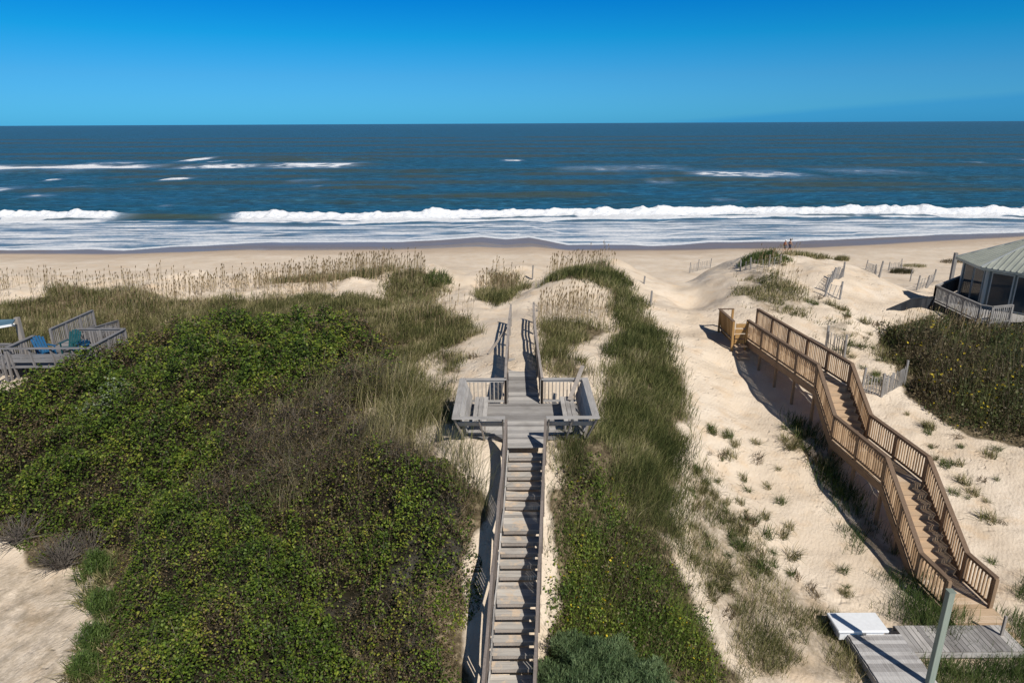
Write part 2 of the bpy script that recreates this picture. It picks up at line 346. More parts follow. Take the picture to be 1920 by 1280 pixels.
mesh_np('ground', np.stack([XX, YY, ZZ], -1).reshape(-1, 3), F, m, c, True, kind='structure')
# ------------------------------------------------------------------ sea
ys = np.concatenate([np.linspace(101, 175, 370), np.geomspace(175.3, 1500, 520), np.geomspace(1510, 90000, 50)])
us = np.linspace(-1, 1, 900); XX = us[None,:]*(ys*.9+10)[:,None]; YY = np.repeat(ys[:,None], len(us), 1)
Z = np.zeros(XX.shape); foam = np.zeros(XX.shape); green = np.zeros(XX.shape)
def ridge(yc, amp, front, back, x0=-1e9, x1=1e9, fade=12, wig=4, s=0, lump=0):
    """a swell: yc crest distance, steep towards the shore"""
    global Z, green
    c_ = yc + (fbm(XX*.022, XX*0, 60+s, 4)-.5)*3.4*wig
    am = amp*(.55+.9*fbm(XX*.03, XX*0+s, 70+s, 2))*sst(x0-fade, x0+fade, XX)*(1-sst(x1-fade, x1+fade, XX))
    d = YY-c_; pr = np.where(d < 0, np.exp(-(d/front)**2), np.exp(-(d/back)**2))
    Z += am*pr; green += np.exp(-((d+front*.8)/(front*1.0))**2)*np.clip(am/.6, 0, 1.3)
    return d, am
for i, (yc, am, fr, bk, x0, x1) in enumerate([(172,.55,3.2,9,-70,-10),(170,.3,3,8,20,90),(190,.65,4,10,-60,25),(197,.5,4,10,60,150),(213,.5,4,9,-150,-30),(212,.75,4.5,11,50,140),
    (232,.7,5,12,-120,40),(240,.75,5,12,45,220),(262,.7,5,12,-150,-20),(268,.6,5,12,0,80),(290,.9,6,14,-220,60),(312,.6,6,14,60,260),(335,.9,7,15,-260,-60),(345,.6,7,15,20,200),(375,1.3,7,14,-140,-60),(372,.9,7,14,110,320),(420,.8,9,20,-300,300),(480,.8,10,24,-400,100),(540,.8,12,26,-100,500),(640,.8,14,34,-500,500),(780,.8,18,40,-600,600),(980,.8,22,50,-800,800)]):
    ridge(yc, am, fr, bk, x0, x1, 14, 5, i)
Z += (fbm(XX*.35, YY*.5, 90, 4)-.5)*.34*sst(140,165,YY)*(1-sst(500,1200,YY))
# the breaker
yc = 145 + (fbm(XX*.03, XX*0, 200, 3)-.5)*7 + 2.0*np.sin(XX*.045)
lum = fbm(XX*.22, YY*.3, 210, 4)
brk = sst(-64, -50, XX) + (1-sst(-90, -76, XX)); brk = np.clip(brk, 0, 1)
tall = .75+.6*fbm(XX*.06, XX*0, 220, 3)+.25*sst(40,90,XX)
d = YY-yc
prof = np.where(d < 0, np.exp(-(d/1.5)**2), np.exp(-(d/6.0)**2))
Z += .95*tall*prof*(1-.35*(1-brk))
thick = 4.5+7*fbm(XX*.035, XX*0, 225, 3)*(.6+.8*fbm(XX*.13, XX*0, 226, 3))
bore = sst(-1.6, 1.2, d+thick+(lum-.5)*5)*(1-sst(.2, 1.6, d+(fbm(XX*.4,YY*.4,230)-.5)*2.4))
Z += brk*bore*(.2+.75*(lum-.35))*.6 + brk*np.exp(-((d+1)/2.2)**2)*(fbm(XX*.8,YY*.8,240,4)-.45)*.9
thin = sst(-8,-2,d)*0+1
inner = 1-.9*np.exp(-((d+4.5)/1.7)**2)*sst(.38,.55,fbm(XX*.11,YY*.15,250,3))
foam = np.maximum(foam, brk*bore*inner*(.75+.5*fbm(XX*.5,YY*.5,235,4)))
Z += brk*np.exp(-((d)/1.2)**2)*np.clip(fbm(XX*.25,XX*0,236,4)-.55,0,1)*2.6
green += (1-brk)*np.exp(-((d+1.5)/2.0)**2)*1.1 + brk*np.exp(-((d+4.5)/1.7)**2)*.7
foam = np.maximum(foam, (1-brk)*np.exp(-((d+7)/1.2)**2)*.55*sst(.45,.6,fbm(XX*.1,YY*.2,260)))
# wash between breaker and beach
we = wash_edge(XX); dd = YY-we
w = sst(0, 1, dd)*(1-sst(-12,-7,d))
st = fbm(XX*.10, YY*.8, 270, 5)
foam = np.maximum(foam, w*(.43+.42*(st-.45)*2 + .12*sst(-60,60,XX)*0))
foam = np.maximum(foam, np.exp(-((dd-.7)/.8)**2)*1.0)
for k in range(4):
    yl = we + 4+7*k + (fbm(XX*.045, XX*0, 280+k, 5)-.5)*13
    foam = np.maximum(foam, w*np.exp(-((YY-yl)/.5)**2)*(.45+.5*sst(.45,.6,fbm(XX*.07,YY*.02,290+k,3))))
foam[YY < we] = .6
# streaks farther out: (px0, px1, row, half width in rows, strength)
def rowY(r_, px=960): return float(atz(px, r_, 0).y)
for i, (a_, b_, r_, hw, s_) in enumerate([(-80,345,317,4.2,1.15),(345,520,314,3.0,.98),(500,712,311,5,.95),(180,300,307,3,.62),(384,418,300,2.8,1.3),(418,445,303,2,.8),(328,380,338,2.6,1.2),(128,150,338,1.6,1.0),(-80,70,357,6,.85),(1270,1520,329,6.5,.85),(1020,1300,316,5,.5),(940,985,300,1.5,.9),(1895,1990,303,2.2,1.2),(1760,1800,304,1.2,.7),(1320,1372,375,3,.62),(80,150,366,3,.5),(160,190,352,3,.5),(330,350,384,2,.6),(1500,1700,322,5,.42),(560,640,340,3,.35),(1200,1260,342,4,.45),(600,620,351,2,.5)]):
    yc_ = (rowY(r_, (a_+b_)/2)); x0 = (a_-960)/1280*yc_*1.02; x1 = (b_-960)/1280*yc_*1.02
    half = abs(rowY(r_-hw, 960)-rowY(r_+hw, 960))/2
    yy = yc_ + (fbm(XX*.05, XX*0, 300+i, 4)-.5)*half*1.8
    fx = sst(x0-1, x0+(x1-x0)*.25+1, XX)*(1-sst(x1-(x1-x0)*.25-1, x1+1, XX))
    q = fx*np.exp(-((YY-yy)/half)**2)*s_
    if s_ >= 1: Z += q*.5; q = q*(.55+.9*fbm(XX*.3,YY*.3,350+i,4))
    else: q = q*(.15+1.6*np.clip(fbm(XX*.22, YY*.3, 320+i, 5)-.22,0,1))
    foam = np.maximum(foam, q)
edge = sst(-2, 5, dd); Z *= sst(-1, 14, dd)
Z += .012; Z = np.where(YY < we-1.0, -1.6*(1-np.exp(-(we-1-YY)/.5)), Z)
green *= .35+1.2*sst(.35,.65,fbm(XX*.02+5, YY*.05, 399, 4))
sx = XX; c = np.stack([np.clip(foam,0,1.2)/1.2, np.clip(green,0,1), sst(150,1200,YY)], -1).reshape(-1,3)
nu = len(us); nv = len(ys); I = np.arange(nu*nv).reshape(nv, nu)
F = np.stack([I[:-1,:-1], I[:-1,1:], I[1:,1:], I[1:,:-1]], -1).reshape(-1, 4)
m, nt, out = mat('sea_water')
a = nt.nodes.new('ShaderNodeVertexColor'); a.layer_name = 'Col'; sp = nt.nodes.new('ShaderNodeSeparateColor'); nt.links.new(a.outputs[0], sp.inputs[0])
f1 = noise(nt, .5, 9, .78, sc=(.42,1,1)); f2 = noise(nt, 2.6, 6, .75, sc=(.5,1,1))
fo = math_(nt, 'MULTIPLY', sp.outputs[0], 1.2)
th = math_(nt, 'ADD', math_(nt, 'MULTIPLY', f1, .7), math_(nt, 'MULTIPLY', f2, .3))
mask = math_(nt, 'MULTIPLY', math_(nt, 'SUBTRACT', math_(nt, 'ADD', fo, math_(nt, 'MULTIPLY', th, 1.15)), .92), 3.2, True)
mask = math_(nt, 'MULTIPLY', mask, math_(nt, 'MULTIPLY', fo, 4, True))
deep = mixc(nt, sp.outputs[2], (.012,.072,.105), (.020,.085,.120))
pn = noise(nt, .03, 3, .6, sc=(.4,1,1)); deep = mixc(nt, ramp(nt, pn, [(.42,(0,0,0)),(.6,(.8,.8,.8))]), deep, (.014,.10,.19))
p2 = noise(nt, .14, 6, .7, sc=(.33,1,1)); deep = mixc(nt, ramp(nt, p2, [(.42,(.7,.7,.7)),(.52,(0,0,0))]), deep, (.026,.062,.066))
p3 = noise(nt, .45, 6, .75, sc=(.4,1,1)); deep = mixc(nt, ramp(nt, p3, [(.50,(0,0,0)),(.60,(.75,.75,.75))]), deep, (.035,.17,.28))
p4 = noise(nt, .5, 6, .75, sc=(.36,1.1,1)); deep = mixc(nt, ramp(nt, p4, [(.40,(.7,.7,.7)),(.5,(0,0,0))]), deep, (.010,.038,.052))
deep = mixc(nt, math_(nt, 'MULTIPLY', sp.outputs[1], .8), deep, (.052,.070,.050))
sh = mixc(nt, math_(nt, 'MULTIPLY', fo, 1.2, True), deep, (.24,.33,.45))
w1 = noise(nt, .8, 6, .65, sc=(.45,1,1)); w2 = noise(nt, .12, 4, .6, sc=(.35,1,1))
bn = bump(nt, w1, .9, .5); bn = bump(nt, w2, .6, 2.0, bn)
df = nt.nodes.new('ShaderNodeBsdfDiffuse'); nt.links.new(sh, df.inputs[0]); nt.links.new(bn, df.inputs['Normal'])
gl = nt.nodes.new('ShaderNodeBsdfGlossy'); gl.inputs['Roughness'].default_value = .28; nt.links.new(bn, gl.inputs['Normal']); gl.inputs['Color'].default_value = (.8,.9,1,1)
fr = nt.nodes.new('ShaderNodeFresnel'); fr.inputs[0].default_value = 1.33; nt.links.new(bn, fr.inputs['Normal'])
mx = nt.nodes.new('ShaderNodeMixShader'); nt.links.new(math_(nt, 'MULTIPLY', fr.outputs[0], .34), mx.inputs[0]); nt.links.new(df.outputs[0], mx.inputs[1]); nt.links.new(gl.outputs[0], mx.inputs[2])
fd = nt.nodes.new('ShaderNodeBsdfDiffuse'); fc = ramp(nt, f2, [(.3,(.50,.53,.57)),(.6,(.76,.77,.77))]); nt.links.new(fc, fd.inputs[0]); nt.links.new(bump(nt, f2, .7, .3), fd.inputs['Normal'])
m2 = nt.nodes.new('ShaderNodeMixShader'); nt.links.new(mask, m2.inputs[0]); nt.links.new(mx.outputs[0], m2.inputs[1]); nt.links.new(fd.outputs[0], m2.inputs[2]); nt.links.new(m2.outputs[0], out.inputs[0])
mesh_np('sea', np.stack([XX, YY, Z], -1).reshape(-1, 3), F, m, c, True, kind='structure')
# ------------------------------------------------------------------ vegetation generators
def leaf_mesh(P, size, cols, up=.55, aspect=1.6):
    n = len(P); a = rng.normal(size=(n,3)); nrm = rng.normal(size=(n,3)); nrm[:,2] = np.abs(nrm[:,2])*1.0+up; nrm /= np.linalg.norm(nrm,axis=1)[:,None]
    t = np.cross(a, nrm); t /= np.linalg.norm(t,axis=1)[:,None]+1e-9; b = np.cross(nrm, t)
    s = (size if hasattr(size,'__len__') else np.full(n,size))*(.6+.8*rng.random(n)); s = s[:,None]
    V = np.stack([P-t*s*.5*aspect, P-b*s*.5, P+t*s*.5*aspect, P+b*s*.5], 1).reshape(-1,3)
    F = np.arange(4*n).reshape(n,4); return V, F, np.repeat(cols, 4, 0)
def blade_mesh(P, L, W, cols, lean=.45, wind=(.12,.05)):
    n = len(P); th = rng.random(n)*2*np.pi; le = lean*rng.random(n)
    d = np.stack([np.cos(th)*le+wind[0], np.sin(th)*le+wind[1], np.ones(n)], 1); d /= np.linalg.norm(d,axis=1)[:,None]
    s_ = np.stack([np.cos(th+1.2+rng.random(n)), np.sin(th+1.2), np.zeros(n)], 1); s_ = s_*(W if hasattr(W,'__len__') else np.full(n,W))[:,None]*.5
    L = (L if hasattr(L,'__len__') else np.full(n,L))*(.6+.8*rng.random(n)); L = L[:,None]
    mid = P+d*L*.55; tip = P+d*L*.9+np.stack([np.cos(th)*.35*le, np.sin(th)*.35*le, -.12*le], 1)*L+np.array([wind[0]*.5,wind[1]*.5,0])*L
    V = np.stack([P-s_, P+s_, mid+s_*.8, mid-s_*.8, tip+s_*.2, tip-s_*.2], 1).reshape(-1,3)
    b = np.arange(n)[:,None]*6; F = np.concatenate([b+[0,1,2,3], b+[3,2,4,5]], 0); return V, F, np.repeat(cols, 6, 0)
def palette(t, stops):                    # t (n,) in 0..1 -> colours
    xs = [s[0] for s in stops]; return np.stack([np.interp(t, xs, [s[1][k] for s in stops]) for k in range(3)], 1)
def scatter(Z, dens, pad=1.2, ymin=9):    # random points over a zone, thinned with distance: dens(y) per m2
    x0, y0 = Z.min(0)-pad; x1, y1 = Z.max(0)+pad; y0 = max(y0, ymin)
    dm = dens(max(y0, ymin)); n = int((x1-x0)*(y1-y0)*dm); x = rng.uniform(x0,x1,n); y = rng.uniform(y0,y1,n)
    k = (rng.random(n) < dens(y)/dm) & (np.abs(x) < y*.86+3); return x[k], y[k]
def cat(parts):
    V = []; Fs = []; C = []; o = 0
    for v, f, c_ in parts:
        V.append(v); Fs.append(f+o); C.append(c_); o += len(v)
    return np.concatenate(V), np.concatenate(Fs), np.concatenate(C)
# ---- the left thicket: near-black inner sheet painting the shade between leaves, then leaves
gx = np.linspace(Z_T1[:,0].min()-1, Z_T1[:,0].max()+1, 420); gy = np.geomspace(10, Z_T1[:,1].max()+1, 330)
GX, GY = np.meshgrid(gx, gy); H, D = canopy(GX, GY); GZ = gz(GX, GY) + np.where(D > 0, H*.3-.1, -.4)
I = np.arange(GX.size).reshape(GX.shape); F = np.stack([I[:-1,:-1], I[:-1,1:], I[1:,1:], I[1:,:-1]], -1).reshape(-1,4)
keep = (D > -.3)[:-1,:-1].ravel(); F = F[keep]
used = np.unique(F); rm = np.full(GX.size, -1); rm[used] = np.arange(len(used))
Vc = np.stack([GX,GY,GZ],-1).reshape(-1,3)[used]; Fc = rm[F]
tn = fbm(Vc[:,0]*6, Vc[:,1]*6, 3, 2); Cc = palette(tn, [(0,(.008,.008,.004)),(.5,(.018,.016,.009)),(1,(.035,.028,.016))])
x, y = scatter(Z_T1, lambda y: 1150*np.clip((17/np.maximum(y,13))**1.5, .12, 1.3))
h, d_ = canopy(x, y); gap = fbm(x*1.9, y*1.9, 86, 4); k = (d_ > .05) & (rng.random(len(x)) < .5+.6*sst(.38,.52,gap)); x, y, h, d_, gap = x[k], y[k], h[k], d_[k], gap[k]; h = h*(.8+.32*sst(.38,.6,gap))
z0 = gz(x, y)
bx, by = wob(x, y, 1.4, .5); br = sst(-1.2, 1.2, sdist(Z_BR, bx, by)+(fbm(x*.7,y*.7,81,3)-.5)*3.0)
sp1 = fbm(x*.55, y*.55, 82, 4); sp2 = fbm(x*1.7, y*1.7, 83, 3)
edge = 1-sst(.2, 1.8, d_)
brownp = np.clip(br*.85 + sst(.50,.63,sp1)*.55 + sst(.50,.64,fbm(x*2.6,y*2.6,87,3))*.4 + edge*.3 + .08, 0, .9)
isb = rng.random(len(x)) < brownp
u = rng.random(len(x)); t = np.clip(.6*u+.75*(sp2-.5)+.25+(sp1-.5)*.5, 0, 1)
green_c = palette(t, [(0,(.024,.042,.010)),(.3,(.052,.090,.012)),(.6,(.105,.158,.018)),(.82,(.175,.215,.026)),(1,(.28,.26,.045))])
brown_c = palette(u, [(0,(.04,.028,.016)),(.5,(.095,.070,.038)),(.8,(.15,.115,.062)),(1,(.21,.14,.065))])
colr_ = np.where(isb[:,None], brown_c, green_c)
P = np.stack([x, y, z0+h*(.34+.72*rng.random(len(x))**.5)], 1)
sz = np.where(isb, .034, .051)*np.clip(y/19, .9, 1.7)
pale = np.array(gp(195,735,1.1)); dp = np.hypot(x-pale[0], y-pale[1]); pw = (dp < 1.1) & (rng.random(len(x)) < .33); colr_[pw] = (.20,.235,.15)
V, F, C = leaf_mesh(P, sz, colr_, 1.0)
# vertical dry stems / twigs over brown parts
k = (rng.random(len(x)) < .025+.22*br); Pt = np.stack([x[k], y[k], z0[k]+h[k]*.6], 1)
tc_ = palette(rng.random(k.sum()), [(0,(.06,.048,.035)),(.6,(.14,.115,.085)),(1,(.26,.22,.165))])
B = blade_mesh(Pt, .22+.38*h[k], .012*np.clip(y[k]/17,1,1.6), tc_, 1.6)
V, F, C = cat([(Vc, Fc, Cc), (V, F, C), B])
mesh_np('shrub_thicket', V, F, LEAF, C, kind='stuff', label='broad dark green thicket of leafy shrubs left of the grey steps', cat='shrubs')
# ---- low leafy cover on the right of the steps
def low_cover(Z, name, label, dens, hh, stops, flowers=0, ymin=9, brown=.25, catg='shrubs', bl=.35):
    x, y = scatter(Z, lambda y: dens*np.clip((17/np.maximum(y,13))**1.4, .15, 1.2), ymin=ymin)
    wx, wy = wob(x, y, .7, .7); d_ = sdist(Z, wx, wy); n1 = fbm(x*.8, y*.8, 91, 3)
    k = (d_ > -.25) & (rng.random(len(x)) < sst(-.35,.7,d_)*sst(.22,.46,n1+.1)); x, y, d_, n1 = x[k], y[k], d_[k], n1[k]
    n2 = fbm(x*1.6, y*1.6, 93, 3); h = hh*(.25+.75*sst(0,1.2,d_))*(.35+1.3*n1*.9)
    z0 = gz(x, y); u = rng.random(len(x)); t = np.clip(.65*u+.9*(n2-.5)+.2, 0, 1)
    cols = palette(t, stops); bb = rng.random(len(x)) < brown+.5*sst(.52,.62,fbm(x*.5,y*.5,95,3))
    cols[bb] = palette(rng.random(bb.sum()), [(0,(.05,.038,.022)),(.6,(.12,.095,.05)),(1,(.20,.16,.09))])
    base_c = cols.copy(); fl = rng.random(len(x)) < flowers*sst(.4,.62,n2)*4; cols[fl] = (.50,.38,.02)
    P = np.stack([x,y,z0+h*rng.random(len(x))**.6], 1)
    L = leaf_mesh(P, .05*np.clip(y/18,.9,1.9), cols)
    k = rng.random(len(x)) < bl; Pb = np.stack([x[k],y[k],z0[k]], 1)
    B = blade_mesh(Pb, h[k]*1.25+.1, .011*np.clip(y[k]/17,1,2), base_c[k]*1.1, .7)
    V, F, C = cat([L, B]); mesh_np(name, V, F, LEAF, C, kind='stuff', label=label, cat=catg)
GRN = [(0,(.03,.055,.012)),(.35,(.075,.125,.020)),(.7,(.14,.195,.03)),(1,(.24,.27,.045))]
low_cover(Z_T2, 'shrub_thicket', 'low leafy green ground cover with small yellow flowers just right of the grey steps', 760, .6, GRN, .010, brown=.12)
low_cover(Z_T3, 'shrub_thicket', 'olive brown thicket on the slope in front of the beach house deck', 420, 1.0, [(0,(.025,.035,.012)),(.4,(.06,.078,.024)),(.75,(.105,.12,.038)),(1,(.17,.17,.055))], .02, 18, .35, bl=.6)
# ---- dune grass
DG = [(0,(.06,.07,.024)),(.3,(.13,.135,.048)),(.55,(.22,.205,.085)),(.8,(.36,.31,.165)),(1,(.52,.43,.27))]
def grass(Z, name, label, dens, L, stops=DG, patch=.3, ymin=9, shift=0, wide=.013, cont=.16):
    x, y = scatter(Z, lambda y: dens*np.clip((20/np.maximum(y,14))**1.25, .12, 1.3), ymin=ymin)
    wx, wy = wob(x, y, .7, .7); d_ = sdist(Z, wx, wy); n1 = fbm(x*.75, y*.75, 101, 4)
    pr = sst(-.5,.8,d_)*sst(patch, patch+cont, n1); k = rng.random(len(x)) < pr; x, y, n1 = x[k], y[k], n1[k]
    n2 = fbm(x*.9, y*.9, 103, 3); u = rng.random(len(x)); t = np.clip(.75*u+1.1*(n2-.5)+.05+shift, 0, 1)
    P = np.stack([x,y,gz(x,y)-.02], 1)
    return blade_mesh(P, L*(.6+.8*n1), wide*np.clip(y/20,.9,2.6), palette(t, stops), .8)
def put(parts, name, label, catg='beach grass'):
    V, F, C = cat(parts); mesh_np(name, V, F, GRASS, C, kind='stuff', label=label, cat=catg)
put([grass(Z_G[0],'','',430,.42,patch=.16), grass(Z_G[6],'','',300,.35), grass(Z_BR,'','',260,1.15,shift=.12,patch=.36)], 'dune_grass', 'olive beach grass spread over the dune behind and beside the left thicket')
put([grass(Z_G[1],'','',420,.4,patch=.2), grass(Z_G[2],'','',420,.45,patch=.2)], 'dune_grass', 'beach grass along the left dune crest above the pale sand faces')
put([grass(Z_G[3],'','',500,.5,patch=.15)], 'dune_grass', 'rounded patch of beach grass on the crest left of the sandy footpath')
put([grass(Z_G[4],'','',640,.5,[(0,(.045,.06,.02)),(.35,(.11,.125,.042)),(.62,(.20,.20,.075)),(.85,(.33,.295,.15)),(1,(.50,.42,.26))],patch=.2,cont=.22), grass(Z_T2,'','',220,.5,patch=.3,shift=-.1)], 'dune_grass', 'long ridge of beach grass between the grey steps and the wide sand path')
put([grass(Z_G[5],'','',380,.45,patch=.33)], 'dune_grass', 'beach grass beside the right railing of the sanded walkway')
put([grass(Z_P[0],'','',420,.28,patch=.41,cont=.08), grass(Z_P[1],'','',340,.26,patch=.38,cont=.08), grass(Z_P[2],'','',380,.3,patch=.38,cont=.08)], 'dune_grass', 'patchy low grass on the pale dune right of the wide sand path')
put([grass(Z_P[3],'','',220,.25,patch=.5,cont=.05), grass(Z_P[4],'','',260,.3,patch=.45,cont=.06), grass(Z_P[9],'','',240,.14,patch=.5,shift=.1)], 'dune_grass', 'thin grass on the sand left of the grey platform')
put([grass(Z_P[5],'','',360,.24,patch=.5,shift=.05,cont=.1), grass(zone([(1380,1180),(1560,1190),(1640,1300),(1390,1300)]),'','',500,.3,patch=.36,shift=.08)], 'dune_grass', 'sparse dry and green weeds at the foot of the wide sand path')
GRG = [(0,(.03,.055,.015)),(.4,(.07,.11,.03)),(.8,(.13,.16,.05)),(1,(.25,.23,.1))]
put([grass(Z_P[6],'','',520,.42,GRG,patch=.3)], 'dune_grass', 'dark green grass growing in the shade under the brown walkway')
put([grass(Z_P[7],'','',700,.5,GRG,patch=.1,shift=.1)], 'dune_grass', 'tall grass clump behind the white box near the brown walkway foot')
put([grass(Z_P[10],'','',520,.22,GRG,patch=.3,shift=.15)], 'dune_grass', 'narrow fringe of grass along the right side of the grey steps')
put([grass(Z_P[8],'','',750,.4,GRG,patch=.25,shift=.1)], 'dune_grass', 'green grass at the lower right beside the grey deck')
# sea oats: tall straw stalks with seed heads
def oats(pts_px, n, label, hgt=1.0, off=0, poly=None, thin=0):
    Z = zone(pts_px, off); x0,y0 = Z.min(0); x1,y1 = Z.max(0); x = rng.uniform(x0,x1,n*6); y = rng.uniform(y0,y1,n*6)
    k = (sdist(Z,x,y) > 0) & (fbm(x*.7,y*.7,111,3) > .38+thin); x, y = x[k][:n], y[k][:n]; P = np.stack([x,y,gz(x,y)],1); nn = len(x)
    c1 = palette(rng.random(nn), [(0,(.24,.18,.10)),(1,(.46,.37,.23))]); hh = hgt*(.45+.75*rng.random(nn))
    w = .012*np.clip(y/24,1,2.2)
    th = rng.random(nn)*2*np.pi; dx = np.cos(th)*.10+.05; dy = np.sin(th)*.1
    s_ = np.stack([w*.5, np.zeros(nn), np.zeros(nn)],1); top = P+np.stack([dx*hh,dy*hh,hh],1)
    V = np.stack([P-s_,P+s_,top+s_*.6,top-s_*.6],1).reshape(-1,3); F = np.arange(4*nn).reshape(-1,4); A = (V,F,np.repeat(c1,4,0))
    hd = s_*2.6+np.array([0,.005,0]); q = top+np.stack([dx*.15+.03,dy*.15,np.full(nn,.26)],1)*(.7+.5*rng.random(nn))[:,None]
    V2 = np.stack([top-s_*.5,(top+q)/2+hd,q,(top+q)/2-hd],1).reshape(-1,3); c2 = palette(rng.random(nn),[(0,(.12,.085,.045)),(1,(.27,.2,.11))])
    V,F,C = cat([A,(V2,F,np.repeat(c2,4,0))]); mesh_np('sea_oats', V, F, GRASS, C, kind='stuff', label=label, cat='sea oats')
oats([(-100,560),(-100,530),(350,530),(420,540),(340,565),(200,560)], 420, 'straw coloured sea oats along the dune crest at the far left', .95)
oats([(330,545),(420,525),(560,520),(640,530),(620,555),(400,560)], 420, 'sea oats standing in front of the left dune faces', .95, thin=-.1)
oats([(520,522),(700,506),(800,505),(800,530),(640,530)], 420, 'dense sea oats on the grassy crest left of centre', 1.15, thin=-.15)
oats([(690,600),(850,560),(900,600),(800,640)], 90, 'scattered sea oats over the sand left of the footpath', .8)
oats([(885,540),(930,508),(980,525),(950,560)], 140, 'sea oats rising from the rounded grass patch by the footpath', 1.05, thin=-.3)
oats([(1020,530),(1060,500),(1140,492),(1165,515),(1100,530)], 330, 'sea oats bristling on the crest right of the footpath', 1.1, thin=-.3)
oats([(1008,600),(1010,575),(1080,565),(1150,590),(1150,608),(1040,612)], 260, 'pale reedy sea oats beside the end of the right grey railing', 1.1, thin=-.3)
oats([(1400,500),(1440,478),(1500,490),(1480,520),(1520,560),(1460,560)], 70, 'few sea oats on the pale dune right of the path', 1.0, thin=-.3)
oats([(1660,625),(1750,612),(1860,630),(1850,650),(1680,650)], 160, 'sea oats in front of the dark skirt of the beach house deck', 1.1, thin=-.3)
oats([(20,580),(300,560),(420,580),(200,610),(60,620)], 220, 'sea oats scattered over the left grass behind the deck', .7, thin=-.1)
# ---- separate tufts of grass on open sand
def tuft_mesh(seed, n, L, rad, stops):
    global rng
    r_ = rng; rng = np.random.default_rng(seed)
    a_ = rng.random(n)*2*np.pi; r = rad*np.sqrt(rng.random(n)); P = np.stack([np.cos(a_)*r, np.sin(a_)*r, np.full(n,-.02)],1)
    V,F,C = blade_mesh(P, L, .014, palette(rng.random(n), stops), 1.5); rng = r_; return V,F,C
tufts = []
for s in range(5):
    st_ = [GRG, DG, [(0,(.08,.06,.035)),(1,(.24,.18,.1))], GRG, DG][s]
    V,F,C = tuft_mesh(500+s, [70,60,50,40,90][s], [.3,.26,.2,.22,.34][s], [.16,.14,.2,.1,.2][s], st_)
    tufts.append((V,F,C))
tm = []
for s,(V,F,C) in enumerate(tufts):
    o = mesh_np('grass_tuft', V, F, GRASS, C); tm.append(o)
protos = list(tm); used_p = set()
def plant(px_list, label, group, n=None, scale=1.0):
    for (px_, py_) in px_list:
        i = random.randrange(5); o = protos[i]
        if i in used_p: o = o.copy(); COL.objects.link(o)
        used_p.add(i)
        gx_, gy_ = gp(px_, py_); o.location = (gx_, gy_, gz1(gx_, gy_)); o.rotation_euler = (0,0,random.random()*6.28)
        k_ = scale*random.uniform(.7,1.35); o.scale = (k_,k_,k_); tag(o, label, 'grass tuft', group)
def rnd_px(poly, n):
    P = np.array(poly, float); x0,y0 = P.min(0); x1,y1 = P.max(0); r = []
    while len(r) < n:
        a_, b_ = random.uniform(x0,x1), random.uniform(y0,y1)
        if sdist(P, np.array([a_]), np.array([b_]))[0] > 0: r.append((a_,b_))
    return r
plant(rnd_px([(1310,800),(1400,780),(1500,950),(1640,1120),(1500,1120),(1400,1060),(1330,960)], 44), 'small grass tuft on the wide sand path left of the brown walkway', 'grass tufts on the wide sand path')
plant(rnd_px([(1720,760),(1900,860),(1910,1090),(1850,1060),(1760,880),(1680,780)], 26), 'small grass tuft on the bare sand right of the brown walkway', 'grass tufts right of the brown walkway')
plant([(1490,800),(1502,822),(1510,845),(1530,862),(1545,880)]+rnd_px([(1440,800),(1500,800),(1560,900),(1540,900)],10), 'green grass tuft at the shaded left edge of the brown walkway', 'grass tufts at the walkway edge', scale=1.5)
plant(rnd_px([(1300,860),(1380,900),(1440,1060),(1360,1180),(1290,1040)], 45), 'weedy tuft at the border of the grass ridge and the wide sand path', 'weedy tufts along the ridge border', scale=1.1)
plant(rnd_px([(1550,650),(1680,640),(1720,740),(1640,740),(1600,690)], 16), 'low grass tuft on the sand by the slatted sand fence', 'tufts near the sand fence', scale=1.1)
plant(rnd_px([(1500,540),(1640,590),(1640,660),(1560,640)], 18), 'sparse tuft on the pale dune slope above the brown walkway', 'tufts on the pale dune slope', scale=1.2)
plant([(948,888+0),(955,905),(938,938),(957,1058)][:0], '', '')
for (px_, py_, sc_, lb) in [(1090,678,1.3,'grass clump on pale sand right of the grey railing'),(885,672,1.6,'largest lone grass clump on the sand left of the grey railing'),(880,630,1.0,'small grass clump just beyond the lone clump left of the railing'),(684,516,1.6,'bright green clump on the pale sand face of the left crest'),
    (1580,487,2.6,'rounded dark grass clump alone on top of the bare dune'),(1470,498,1.4,'small grass clump on the bare dune below the crest grass')]:
    plant([(px_,py_)], lb, None, scale=sc_)
plant(rnd_px([(150,1050),(215,1020),(225,1280),(140,1290),(170,1160)], 34), 'small green tuft at the ragged edge of the lower left sand patch', 'tufts along the lower left sand patch', scale=1.5)
# crest clumps on the right-hand dune (separate mounds of grass)
def clump(px_, py_, rx, ry, n, L, label, stops=DG, name='grass_clump'):
    cx, cy = gp(px_, py_); a_ = rng.random(n)*2*np.pi; r = np.sqrt(rng.random(n)); X = cx+np.cos(a_)*r*rx; Y = cy+np.sin(a_)*r*ry
    z = gz(X,Y); c0 = Vector((cx,cy,gz1(cx,cy))); P = np.stack([X-c0.x,Y-c0.y,z-c0.z-.03+.35*(1-r**2)*L],1)
    V,F,C = blade_mesh(P, L, .028, palette(rng.random(n),stops), .9); o = mesh_np(name,V,F,GRASS,C,label=label,cat='grass clump'); o.location = c0
clump(1420,488,1.3,1.0,900,.5,'dark tall grass clump on the dune crest, just left of the walkers',GRG)
clump(1452,488,1.2,.9,700,.3,'bright green grass clump on the dune crest just in front of the walkers',[(0,(.06,.1,.02)),(1,(.16,.2,.05))])
clump(1516,482,1.9,.9,900,.32,'low wide olive grass clump on the dune crest right of the walkers')
